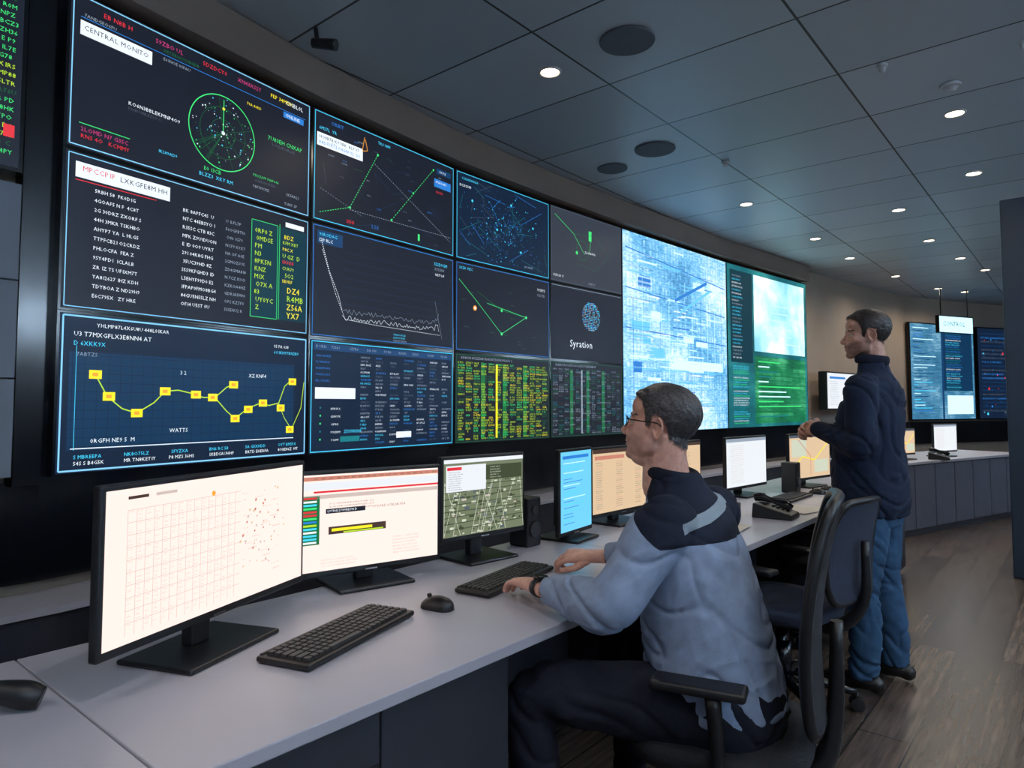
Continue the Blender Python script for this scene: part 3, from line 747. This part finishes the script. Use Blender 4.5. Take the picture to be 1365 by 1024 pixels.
def telephone(x,y,rz):
    e=empty('desk_telephone',TR((x,y,.75),rz))
    b=MB(); b.add([(-.09,-.1,0),(.09,-.1,0),(.09,.1,0),(-.09,.1,0),(-.085,-.095,.025),(.085,-.095,.025),(.085,.095,.075),(-.085,.095,.075)],[(0,3,2,1),(4,5,6,7),(0,1,5,4),(1,2,6,5),(2,3,7,6),(3,0,4,7)])
    b.obj('body',M_black,e,bevel=.006)
    h=MB().tube([(-.055,-.09,.055),(-.055,-.06,.075),(-.055,0,.09),(-.055,.06,.105),(-.055,.09,.1)],[.02,.022,.013,.022,.02],12); h.obj('handset',M_blackg,e)
    k=MB()
    for i in range(3):
        for j in range(4): k.box((.0+i*.026,-.06+j*.024,.038+j*.006),(.018,.014,.01))
    k.obj('keypad',M_key,e); MB().box((.025,.06,.07),(.08,.04,.01)).obj('lcd',M_cab,e)
telephone(-1.25,3.62,math.radians(95)); telephone(-1.3,5.75,math.radians(95)); telephone(-1.22,8.55,math.radians(100))
e=empty('telephone_handset',TR((-1.60,.36,.75),math.radians(60)))
MB().tube([(-.10,0,.02),(-.07,0,.03),(0,0,.045),(.07,0,.03),(.10,0,.02)],[.02,.026,.018,.026,.02],14).obj('grip',M_black,e)
MB().tube([(-.09,0,.02),(-.14,-.03,.006),(-.12,-.14,.005),(-.02,-.2,.005),(.02,-.3,.005),(-.1,-.4,.005)],.004,8).obj('cord',M_black,e)
pp=MB()
for i,(x,y,r) in enumerate([(-1.33,3.96,.2),(-1.23,3.95,-.2),(-1.33,3.1,.1)]):
    pp.box((0,0,0),(.21,.297,.002),0,TR((x,y,.7525+.002*i),r))
pp.obj('paper_sheets',M_paper)
e=empty('document_tray',TR((-1.54,3.42,.75),.1))
MB().b2((-.13,-.17,0),(.13,.17,.006)).b2((-.13,-.17,.0),(-.125,.17,.06)).b2((.125,-.17,0),(.13,.17,.06)).b2((-.13,.165,0),(.13,.17,.06)).obj('tray',M_black,e,bevel=.002)
for sx_,sy_ in((-1.80,2.23),(-1.52,4.70)):
    e=empty('desk_speaker',TR((sx_,sy_,.75),math.radians(90)))
    MB().b2((-.045,-.05,0),(.045,.05,.2)).obj('cabinet',M_black,e,bevel=.008); MB().cyl((0,-.051,.07),(0,-.058,.07),.033).cyl((0,-.051,.15),(0,-.056,.15),.018).obj('drivers',M_key,e)

# ------------------------------------------------------------------ chairs
def office_chair(x,y,rz,back_top=1.1,arms=True,seatz=.47,fabric=None,name='office_chair',armz=.64,back_f=-.30,armx=.27,pad=(-.12,.14)):
    fabric=fabric or M_mesh
    e=empty(name,TR((x,y,0),rz))
    s=MB(); s.prof([(0,.0,seatz-.075,.20,.19),(0,0,seatz-.06,.235,.225),(0,0,seatz-.02,.25,.24),(0,0,seatz,.235,.225),(0,0,seatz+.004,.15,.15)],32,e=3.2)
    s.obj('seat',fabric,e)
    MB().b2((-.12,-.14,seatz-.11),(.12,.14,seatz-.074)).obj('mechanism',M_black,e,bevel=.01)
    MB().cyl((0,0,.1),(0,0,seatz-.1),.028).cyl((0,0,.1),(0,0,.28),.038).obj('gas_lift',M_blackg,e)
    b=MB(); w=MB()
    for i in range(5):
        a=2*math.pi*i/5+.3; d=Vector((math.cos(a),math.sin(a),0))
        b.tube([d*.02+Vector((0,0,.115)),d*.16+Vector((0,0,.105)),d*.30+Vector((0,0,.075))],[.03,.022,.015],10)
        q=d*.30; n=Vector((-d.y,d.x,0)); b.cyl(q+Vector((0,0,.075)),q+Vector((0,0,.035)),.008)
        for sgn in(-1,1): w.cyl(q+n*sgn*.008+Vector((0,0,.029)),q+n*sgn*.026+Vector((0,0,.029)),.0285,n=18)
    b.obj('star_base',M_blackg,e); w.obj('casters',M_black,e)
    z0=seatz+.06; H=back_top-z0; hw=.205
    def bp(u,v):
        return Vector((u*hw*(0.86+.14*math.sin(math.pi*min(1,v*1.1))), back_f-.05*v+.022*(u*u)+.028*math.sin(v*math.pi)-.03, z0+H*v))
    grid=[];nx,nz=14,16
    for th in(0,.012):
        for i in range(nz+1):
            for j in range(nx+1):
                u=-1+2*j/nx; v=i/nz
                k=bp(u*(1-.22*max(0,(v-.8)/.2)**2-.15*max(0,(.15-v)/.15)**2),v); grid.append(k+Vector((0,-th,0)))
    fs=[];n1=(nx+1)*(nz+1)
    for i in range(nz):
        for j in range(nx):
            a=i*(nx+1)+j; fs.append((a,a+1,a+nx+2,a+nx+1)); fs.append((n1+a,n1+a+nx+1,n1+a+nx+2,n1+a+1))
    m=MB(); m.add(grid,fs,0,None,True); m.obj('backrest_mesh',fabric,e)
    loop=[]
    for v in [0,.15,.35,.55,.75,.9,1]: loop.append((1-.22*max(0,(v-.8)/.2)**2-.15*max(0,(.15-v)/.15)**2,v))
    pts=[bp(-a,b_) for a,b_ in loop]+[bp(0,1.02)]+[bp(a,b_) for a,b_ in reversed(loop)]+[bp(0,-.01)]
    MB().tube(pts,.015,10,closed=True,interp=4).obj('backrest_frame',M_black,e)
    MB().tube([(0,-.1,seatz-.09),(0,-.24,seatz-.08),(0,back_f-.06,seatz+.05),(0,back_f-.07,seatz+.3)],[.03,.03,.022,.016],12).obj('back_support',M_black,e)
    if arms:
        p=MB(); q=MB()
        for sg in(-1,1):
            p.tube([(sg*.2,-.02,seatz-.085),(sg*armx,-.02,seatz-.07),(sg*(armx+.01),-.03,seatz+.02),(sg*(armx+.01),-.02,armz-.02)],[.018,.018,.018,.02],10)
            q.b2((sg*armx-.04,pad[0],armz-.02),(sg*armx+.04,pad[1],armz+.004))
        p.obj('arm_posts',M_black,e); q.obj('arm_pads',M_black,e,bevel=.010,seg=3)
    return e
office_chair(-.80,1.85,math.radians(105),1.08,armz=.65,back_f=-.225,armx=.255,pad=(-.10,.13))
office_chair(-1.08,3.18,math.radians(80),.93,fabric=M_blue_seat)
office_chair(-1.2,4.22,math.radians(100),.95)

# ------------------------------------------------------------------ people
def skin_mat(name,skin,hair,stub):
    m,nt,p=newmat(name)
    at=N(nt,'ShaderNodeAttribute'); at.attribute_name='mask'; sp=N(nt,'ShaderNodeSeparateColor'); nt.links.new(at.outputs['Color'],sp.inputs[0])
    tc=N(nt,'ShaderNodeTexCoord'); nz=N(nt,'ShaderNodeTexNoise'); nz.inputs['Scale'].default_value=45; nz.inputs['Detail'].default_value=6; nt.links.new(tc.outputs['Object'],nz.inputs['Vector'])
    mp=N(nt,'ShaderNodeMapping'); mp.inputs['Scale'].default_value=(420,110,200); nt.links.new(tc.outputs['Object'],mp.inputs['Vector'])
    hn=N(nt,'ShaderNodeTexNoise'); hn.inputs['Scale'].default_value=1.0; hn.inputs['Detail'].default_value=3; nt.links.new(mp.outputs['Vector'],hn.inputs['Vector'])
    r1=N(nt,'ShaderNodeValToRGB'); r1.color_ramp.elements[0].color=tuple(x*y for x,y in zip(lin(skin),(.84,.76,.74)))+(1,); r1.color_ramp.elements[1].color=tuple(min(1,x*1.12) for x in lin(skin))+(1,)
    r1.color_ramp.elements[0].position=.3; r1.color_ramp.elements[1].position=.7; nt.links.new(nz.outputs['Fac'],r1.inputs['Fac'])
    r2=N(nt,'ShaderNodeValToRGB'); r2.color_ramp.elements[0].color=tuple(x*.35 for x in lin(hair))+(1,); r2.color_ramp.elements[1].color=tuple(x*2.0 for x in lin(hair))+(1,)
    r2.color_ramp.elements[0].position=.38; r2.color_ramp.elements[1].position=.66; nt.links.new(hn.outputs['Fac'],r2.inputs['Fac'])
    m0=N(nt,'ShaderNodeMix',data_type='RGBA'); nt.links.new(sp.outputs[2],m0.inputs[0]); nt.links.new(r1.outputs['Color'],m0.inputs[6]); m0.inputs[7].default_value=lin((166,98,90))+(1,)
    m1_=N(nt,'ShaderNodeMix',data_type='RGBA'); mu=N(nt,'ShaderNodeMath',operation='MULTIPLY'); mu.inputs[1].default_value=stub; nt.links.new(sp.outputs[1],mu.inputs[0]); nt.links.new(mu.outputs[0],m1_.inputs[0]); nt.links.new(m0.outputs[2],m1_.inputs[6]); nt.links.new(r2.outputs['Color'],m1_.inputs[7])
    m2_=N(nt,'ShaderNodeMix',data_type='RGBA'); nt.links.new(sp.outputs[0],m2_.inputs[0]); nt.links.new(m1_.outputs[2],m2_.inputs[6]); nt.links.new(r2.outputs['Color'],m2_.inputs[7])
    nt.links.new(m2_.outputs[2],p.inputs['Base Color']); p.inputs['Roughness'].default_value=.46
    p.inputs['Subsurface Weight'].default_value=.10; p.inputs['Subsurface Radius'].default_value=(.01,.004,.002); p.inputs['Subsurface Scale'].default_value=.6
    b=N(nt,'ShaderNodeBump'); b.inputs['Distance'].default_value=.0018; nt.links.new(sp.outputs[0],b.inputs['Strength']); nt.links.new(hn.outputs['Fac'],b.inputs['Height']); nt.links.new(b.outputs['Normal'],p.inputs['Normal'])
    return m

def make_head(parent,M,mt,hairtab,fat=1.0,glasses=False,hairth=.008,neck_to=(0,-.045,-.19),neck_r=.058):
    e=empty('head',M,parent); mb=MB()
    mb.ell((0,-.016,.034),(.0765,.098,.082)); mb.ell((0,.030,-.02),(.060*fat,.056,.080)); mb.ell((0,.046,.045),(.058,.040,.045))
    mb.tube([(0,-.01,-.03),(0,.02,-.06),(0,.045,-.082),(0,.062,-.095)],[.060*fat,.054*fat,.040*fat,.022],20,ends=True)
    mb.ell((0,.070,-.100),(.020,.015,.015))
    for sg in(-1,1):
        mb.ell((sg*.040,.046,-.026),(.022*fat,.026,.024)); mb.ell((sg*.046*fat,.008,-.062),(.018*fat,.034,.028))
        mb.ell((sg*.027,.073,.020),(.024,.009,.007)); mb.ell((sg*.0105,.090,-.0385),(.0075,.010,.0072))
        mb.ell((sg*.020,.074,-.052),(.016,.012,.018))
        c=Vector((sg*.077,-.014,-.008)); T=Matrix.Rotation(sg*.42,4,'Z')@Matrix.Rotation(-.15,4,'X')
        mb.ell(c,(.0055,.015,.026),M=T)
        lp=[c+T@Vector((sg*.006,.0175*math.cos(a)*(1.0 if math.sin(a)>-.3 else .75)-.002,.030*math.sin(a))) for a in [i*math.pi/6 for i in range(12)]]
        mb.tube(lp,.0038,8,closed=True,interp=2)
    mb.tube([(0,.076,.018),(0,.0835,-.002),(0,.0945,-.022),(0,.1015,-.034),(0,.098,-.040)],[.0085,.0078,.0085,.0095,.0080],12,ends=True)
    mb.tube([(0,.080,-.04),(0,.080,-.058)],[.010,.012],12,ends=True)
    mb.ell((0,.0825,-.0625),(.020,.0090,.0048)); mb.ell((0,.0805,-.0735),(.0175,.0090,.0056)); mb.ell((0,.060,-.072),(.034,.024,.030))
    if neck_to: mb.tube([(0,-.022,-.03),(0,-.032,-.09),neck_to],[neck_r*.96,neck_r,neck_r*1.12],24,ends=True)
    if fat>1.05: mb.ell((0,.025,-.108),(.042,.042,.022))
    def hm(p):
        a=sstep(-.004,.008,p.z-pl(hairtab,p.y)+.005*noise.noise(p*220)+.003*noise.noise(p*90))
        if abs(p.x)>.079 and -.034<p.y<.010 and p.z<.024: a=0
        return a
    def dp(p,n):
        for sg in(-1,1):
            d=(p-Vector((sg*.031,.084,-.003))); g=math.exp(-(d.x**2/(2*.0135**2)+d.z**2/(2*.0085**2)+d.y**2/(2*.02**2))); p=p-Vector((0,1,0))*g*.0095
            d=(p-Vector((sg*.083,-.008,-.010))); g=math.exp(-(d.y**2/(2*.007**2)+d.z**2/(2*.012**2)+d.x**2/(2*.008**2))); p=p-Vector((sg,0,0))*g*.006
        d=(p.z+.068)
        if p.y>.066: p=p-Vector((0,1,0))*.0028*math.exp(-d*d/(2*.0015**2))*math.exp(-p.x**2/(2*.012**2))
        h=hm(p)
        if h>0: p=p+n*h*(hairth*(.5+.7*sstep(0,.09,p.z))+.0022*noise.noise(Vector((p.x*120,p.y*50,p.z*80))))
        else: p=p+n*.0006*noise.noise(p*140)
        return p
    def at(p):
        h=hm(p)
        st=0
        if p.y>-.01 and p.z<-.03: st=sstep(-.028,-.05,p.z)*sstep(-.13,-.115,p.z)
        if p.z>-.06 and p.y>.05: st*=sstep(.02,.04,abs(p.x)) if p.z>-.05 else 1
        bz=p.z-(.0215-.10*max(0,abs(p.x)-.03)); br=math.exp(-bz*bz/(2*.003**2))*sstep(.010,.016,abs(p.x))*sstep(.054,.044,abs(p.x)) if p.y>.05 else 0
        lip=0
        if p.y>.07: lip=math.exp(-((p.z+.068)**2)/(2*.005**2))*sstep(.023,.015,abs(p.x))
        if abs(p.x)>.079 and -.034<p.y<.02 and abs(p.z+.01)<.04: lip=.25
        if p.y>.09: lip=max(lip,.15)
        return (max(h,min(1,br*1.0)),st*(1-lip),lip*.6)
    remesh(mb,'face',[mt],e,.0027,5,dp,None,at)
    ey=MB()
    for sg in(-1,1): ey.ell((sg*.031,.0655,-.003),.0118,nu=16,nv=10)
    ey.obj('eyeballs',M_skin_e,e)
    ir=MB()
    for sg in(-1,1): ir.ell((sg*.031,.0735,-.002),(.0055,.0045,.0055),nu=14,nv=8)
    ir.obj('irises',M_iris,e)
    ld=MB()
    for sg in(-1,1):
        for z in(.0035,-.0095):
            pts=[Vector((sg*.031+.0145*math.cos(a),.0645+.0124*math.sin(a),z+(.0015 if z>0 else -.001)*math.sin(a))) for a in [math.pi*k/8 for k in range(9)]]
            ld.tube(pts,.0034 if z>0 else .0026,8,interp=1)
    ld.obj('eyelids',mt,e)
    if glasses:
        g=MB()
        for sg in(-1,1):
            pts=[Vector((sg*.034+.024*math.cos(a),.093-.010*abs(math.cos(a))*(1 if sg*math.cos(a)>0 else .2),-.005+.0155*math.sin(a))) for a in [i*math.pi/8 for i in range(16)]]
            g.tube(pts,.0013,8,closed=True,interp=2)
            g.tube([(sg*.058,.084,.003),(sg*.073,.068,.005),(sg*.081,.03,.006),(sg*.085,-.01,.008),(sg*.084,-.03,-.004)],.0018,8)
        g.tube([(-.0095,.093,.001),(0,.096,.004),(.0095,.093,.001)],.0013,8)
        g.obj('glasses_frame',M_blackg,e)
    return e

def make_hand(parent,M,side,curl=(22,34,22),name='hand',mt=None,spread=1.0,thumb=None):
    # local: +Y to fingertips, +Z back of hand, side=+1 -> thumb at +X
    e=empty(name,M,parent); mb=MB(); s=side
    rings=[]
    for (y,rx,rz,xo,zo) in [(-.05,.026,.021,0,0),(0,.028,.019,0,0),(.03,.036,.018,.002,.001),(.06,.041,.0155,.001,.002),(.085,.041,.0125,0,.001),(.095,.036,.009,0,0)]:
        rings.append([Vector((s*xo+rx*math.copysign(abs(math.cos(a))**.8,math.cos(a)),y,zo+rz*math.copysign(abs(math.sin(a))**.8,math.sin(a)))) for a in [2*math.pi*j/24 for j in range(24)]])
    mb.ring_loft(rings)
    mb.ell((s*.022,.032,-.010),(.018,.03,.014))
    for k,(x,y0,L,r,sp) in enumerate([(.031,.086,.070,.0086,.10),(.0105,.092,.078,.0088,.02),(-.0105,.089,.073,.0084,-.05),(-.031,.080,.057,.0075,-.14)]):
        p=Vector((s*x,y0,-.001)); pts=[Vector((s*x*.8,y0-.03,0)),p.copy()]; a=0; rr=[r*1.05,r*1.08]
        for f_,c in zip((.45,.30,.25),curl):
            a-=math.radians(c*(1+.12*k)); d=Vector((s*math.sin(sp*spread)*math.cos(a),math.cos(sp*spread)*math.cos(a),math.sin(a))); p=p+d*L*f_; pts.append(p.copy()); rr.append(r*(1.0 if f_>.4 else .93 if f_>.27 else .8))
        mb.tube(pts,rr,12,interp=3,ends=True)
    th=thumb or [(.02,.02,-.008),(.045,.045,-.016),(.056,.075,-.020),(.056,.098,-.024)]
    mb.tube([(s*a,b,c) for a,b,c in th],[.014,.012,.0105,.0088],12,interp=3,ends=True)
    return remesh(mb,'skin',[mt],e,.0022,2,attr=lambda p:(0,0,.12 if p.y>.12 else 0))

def fold(amp,seed=0,gate=None,fz=9):
    # sparse, soft-edged drag creases
    def f(p,n):
        w=Vector((noise.noise(p*4+Vector((seed,0,0))),noise.noise(p*4+Vector((5,seed,5))),noise.noise(p*4+Vector((1,9,seed)))))*1.1
        q=Vector((p.x*3+seed,(p.y+.4*p.z)*3.2,(p.z-.6*p.y+.3*p.x)*fz))+w
        r=max(0,1-abs(noise.noise(q))*4.0); a=-amp*(r*r)
        q2=Vector((p.x*5+seed+7,(p.y-.5*p.z)*6,(p.z+.7*p.y)*fz*1.5))+w*1.4
        r2=max(0,1-abs(noise.noise(q2))*4.5); a+=amp*.55*(r2*r2)*max(0,noise.noise(p*6)+.45)
        a+=amp*.5*noise.noise(p*5+Vector((seed,seed,0)))
        if gate: a*=gate(p)
        return p+n*a
    return f

def cloth(name,col,rough=.85,wv=500):
    return mat(name,col,rough,var=.12,scale=25,bump=.25,bscale=wv,spec=.25)

def yoke_mat():
    m=cloth('shirt_light_blue',(144,162,190)); nt=m.node_tree; p=nt.nodes['Principled BSDF']
    base=p.inputs['Base Color'].links[0].from_socket
    tc=N(nt,'ShaderNodeTexCoord'); sx=N(nt,'ShaderNodeSeparateXYZ'); nt.links.new(tc.outputs['Object'],sx.inputs[0])
    def MA(op,a,b=None):
        n=N(nt,'ShaderNodeMath',operation=op)
        for i,v in enumerate((a,b)):
            if v is None: continue
            if isinstance(v,(int,float)): n.inputs[i].default_value=v
            else: nt.links.new(v,n.inputs[i])
        return n.outputs[0]
    X,Y,Z=sx.outputs
    lim=MA('ADD',MA('MULTIPLY',MA('MAXIMUM',MA('SUBTRACT',Y,.03),0),.85),.965)
    yk=MA('GREATER_THAN',Z,lim)
    bar=MA('LESS_THAN',MA('ABSOLUTE',MA('SUBTRACT',Z,MA('ADD',MA('MULTIPLY',X,.16),1.040))),.014)
    bar=MA('MULTIPLY',bar,MA('GREATER_THAN',X,-.19)); bar=MA('MULTIPLY',bar,MA('LESS_THAN',X,.12)); bar=MA('MULTIPLY',bar,MA('LESS_THAN',Y,.06))
    mx=N(nt,'ShaderNodeMix',data_type='RGBA'); nt.links.new(yk,mx.inputs[0]); nt.links.new(base,mx.inputs[6]); mx.inputs[7].default_value=lin((24,30,46))+(1,)
    m2=N(nt,'ShaderNodeMix',data_type='RGBA'); nt.links.new(bar,m2.inputs[0]); nt.links.new(mx.outputs[2],m2.inputs[6]); m2.inputs[7].default_value=lin((150,164,174))+(1,)
    nt.links.new(m2.outputs[2],p.inputs['Base Color'])
    return m
M_navy=cloth('navy_trousers',(24,27,38)); M_jacket=cloth('navy_jacket',(24,35,56)); M_jeans=cloth('blue_jeans',(52,84,114)); M_shoe=mat('shoe_leather',(20,18,18),.4)
M_collar=cloth('navy_collar',(22,27,42))
sk1=skin_mat('skin_seated',(222,174,156),(60,57,58),.18); sk2=skin_mat('skin_standing',(208,162,142),(34,27,25),.45)

# ---- seated man : local x=right(+Y world), y=forward(-X world)
sm=empty('seated_man',TR((-.80,1.83,0),math.radians(90)))
b=MB()
b.prof([(0,-.01,.47,.165,.13),(0,-.01,.53,.195,.165),(0,.015,.62,.193,.176),(0,.03,.72,.19,.170),(0,.05,.82,.188,.156),(0,.065,.92,.192,.138),(0,.08,.99,.188,.120),(0,.09,1.04,.165,.098),(0,.10,1.075,.125,.08),(0,.11,1.105,.088,.070),(0,.12,1.135,.07,.066)])
lsh=Vector((-.182,.075,1.000)); lel=Vector((-.315,.150,.815)); lwr=Vector((-.270,.375,.812))
rsh=Vector((.190,.085,1.000)); rel=Vector((.30,.24,.83)); rwr=Vector((.20,.48,.812))
for a_,e_,w_ in((lsh,lel,lwr),(rsh,rel,rwr)):
    up=(a_*.55+e_*.45); fo=(e_*.5+w_*.5)
    b.tube([a_+Vector((-.07*math.copysign(1,a_.x),0,.012)),a_,up,e_,fo,w_],[.078,.080,.076,.069,.060,.042],20,interp=5,ends=False)
    b.ell(e_,(.066,.066,.066)); b.ell(a_,(.079,.079,.072))
gate=lambda p: .7+ .7*math.exp(-((p-lel).length/.16)**2)+.5*math.exp(-((p.z-.62)/.12)**2)
remesh(b,'shirt',[yoke_mat()],sm,.0062,6,fold(.009,3,gate))
MB().tube([(math.cos(a)*.066,.126+math.sin(a)*.064,1.130+.012*math.sin(a)) for a in [i*math.pi/8 for i in range(16)]],.013,12,closed=True,interp=2,flat=1.6,ref=(0,0,1)).obj('collar',M_collar,sm)
b=MB()
b.prof([(0,-.03,.455,.17,.13),(0,-.02,.50,.19,.16),(0,-.01,.56,.19,.165),(0,0,.60,.18,.16)])
for sg,kn,an in((-1,Vector((-.335,.375,.535)),Vector((-.34,.40,.12))),(1,Vector((.20,.42,.54)),Vector((.21,.40,.12)))):
    hp=Vector((sg*.10,.02,.53))
    b.tube([hp,(hp+kn)/2+Vector((0,0,.01)),kn,(kn+an)/2+Vector((0,-.02,0)),an],[.105,.095,.078,.066,.055],20,interp=5); b.ell(kn,.078); b.ell(hp,.105)
remesh(b,'trousers',[M_navy],sm,.009,4,fold(.009,1,None,9))
for sg,an in((-1,Vector((-.34,.40,.10))),(1,Vector((.21,.40,.10)))):
    q=MB(); q.tube([an+Vector((0,-.06,-.055)),an+Vector((0,0,-.045)),an+Vector((0,.1,-.062)),an+Vector((0,.19,-.070))],[.036,.045,.040,.028],16,flat=.85,ends=True); q.ell(an+Vector((0,-.02,-.01)),(.045,.05,.04))
    remesh(q,'shoe',[M_shoe],sm,.006,2)
hM=TR((-.005,.165,1.272),math.radians(16),math.radians(10))
make_head(sm,hM,sk1,[(-.12,-.062),(-.085,-.058),(-.045,-.035),(-.035,.0),(-.02,.022),(.0,.028),(.008,.02),(.014,-.012),(.026,-.006),(.032,.03),(.045,.056),(.07,.072),(.1,.078)],fat=1.1,glasses=True,hairth=.009,neck_r=.063,neck_to=(0,-.05,-.17))
def aim(o,d,up=(0,0,1)):
    y=Vector(d).normalized(); z=Vector(up); z=(z-y*z.dot(y)).normalized(); x=y.cross(z)
    return Matrix(((x.x,y.x,z.x,o[0]),(x.y,y.y,z.y,o[1]),(x.z,y.z,z.z,o[2]),(0,0,0,1)))
make_hand(sm,aim(lwr+Vector((.016,.055,-.006)),(.38,1,-.04),(.1,0,1)),1,(10,22,18),'left_hand',sk1)
make_hand(sm,aim(rwr+Vector((-.014,.05,-.006)),(-.45,1,-.05),(-.35,0,1)),-1,(26,48,34),'right_hand',sk1)
w=empty('wristwatch',aim(lwr+Vector((.010,.036,-.003)),(.38,1,-.06),(.1,0,1)),sm)
MB().tube([(.031*math.cos(a),0,.0245*math.sin(a)) for a in [i*math.pi/8 for i in range(16)]],.013,8,closed=True,interp=2,flat=.3,ref=(1,0,0)).obj('strap',M_black,w)
MB().cyl((0,0,.020),(0,0,.033),.022,n=28).obj('watch_case',M_blackg,w,bevel=.002)

# ---- standing man
st=empty('standing_man',TR((-.80,3.67,0),math.radians(88)))
b=MB()
b.prof([(0,.0,.80,.185,.135),(0,.0,.815,.195,.145),(0,.0,.86,.20,.155),(0,.015,.98,.20,.165),(0,.02,1.10,.198,.16),(0,.01,1.22,.20,.15),(0,-.005,1.34,.208,.135),(0,-.02,1.41,.19,.11),(0,-.025,1.455,.14,.088),(0,-.02,1.49,.095,.072),(0,-.012,1.545,.066,.064)])
L_=(Vector((-.20,-.01,1.395)),Vector((-.265,-.02,1.14)),Vector((-.14,.205,1.21))); R_=(Vector((.20,-.01,1.395)),Vector((.26,.02,1.13)),Vector((.03,.235,1.20)))
for a_,e_,w_ in(L_,R_):
    b.tube([a_+Vector((-.07*math.copysign(1,a_.x),0,.012)),a_,(a_+e_)/2,e_,(e_+w_)/2,w_],[.074,.077,.070,.064,.055,.045],20,interp=5); b.ell(e_,.063); b.ell(a_,(.076,.076,.07)); b.ell(w_,.042)
remesh(b,'jacket',[M_jacket],st,.008,6,fold(.011,8))
MB().tube([(math.cos(a)*.066,-.010+math.sin(a)*.064,1.55+.01*math.sin(a)) for a in [i*math.pi/8 for i in range(16)]],.013,12,closed=True,interp=2,flat=1.9,ref=(0,0,1)).obj('collar',M_collar,st)
b=MB(); b.prof([(0,0,.76,.165,.12),(0,0,.84,.18,.13),(0,0,.95,.175,.13)])
legs=[(Vector((-.095,0,.84)),Vector((-.115,.03,.48)),Vector((-.13,.03,.10))),(Vector((.095,0,.84)),Vector((.115,.0,.48)),Vector((.135,-.04,.10)))]
for h,k,a_ in legs:
    b.tube([h,(h+k)/2,k,(k+a_)/2+Vector((0,-.012,0)),a_,a_-Vector((0,0,.035))],[.104,.097,.080,.072,.064,.062],20,interp=5)
remesh(b,'jeans',[M_jeans],st,.008,4,fold(.011,4,lambda p:.6+1.0*math.exp(-((p.z-.16)/.1)**2)+.5*math.exp(-((p.z-.48)/.08)**2),11))
for h,k,an in legs:
    q=MB(); q.tube([an+Vector((0,-.055,-.058)),an+Vector((0,.0,-.05)),an+Vector((0,.1,-.062)),an+Vector((0,.19,-.070))],[.037,.046,.042,.028],16,flat=.85,ends=True); q.ell(an+Vector((0,-.01,-.015)),(.045,.055,.04))
    remesh(q,'shoe',[M_shoe],st,.006,2)
make_head(st,TR((0,.02,1.672),math.radians(28),math.radians(1)),sk2,[(-.12,-.055),(-.085,-.05),(-.045,-.03),(-.035,.0),(-.02,.022),(.0,.026),(.008,.015),(.014,-.02),(.026,-.01),(.034,.03),(.048,.058),(.07,.074),(.1,.08)],fat=1.02,hairth=.012,neck_r=.057,neck_to=(0,-.045,-.16))
make_hand(st,aim(L_[2]+Vector((.015,.02,.0)),(.75,.7,.1),(-.6,.6,.5)),1,(35,50,35),'left_hand',sk2)
make_hand(st,aim(R_[2]+Vector((-.015,.02,.0)),(-.75,.6,.05),(.5,.6,.5)),-1,(35,50,35),'right_hand',sk2)

# ------------------------------------------------------------------ camera & world
w=bpy.data.worlds.new('world'); sc.world=w; w.use_nodes=True
w.node_tree.nodes['Background'].inputs[0].default_value=(.02,.025,.03,1)
cam=bpy.data.cameras.new('camera'); co=bpy.data.objects.new('camera',cam); sc.collection.objects.link(co)
cam.lens=24.0; cam.sensor_width=36; cam.shift_y=-0.01443; cam.clip_start=.05
co.location=(0,0,1.33); co.rotation_euler=(math.radians(93),0,math.radians(40))
sc.camera=co
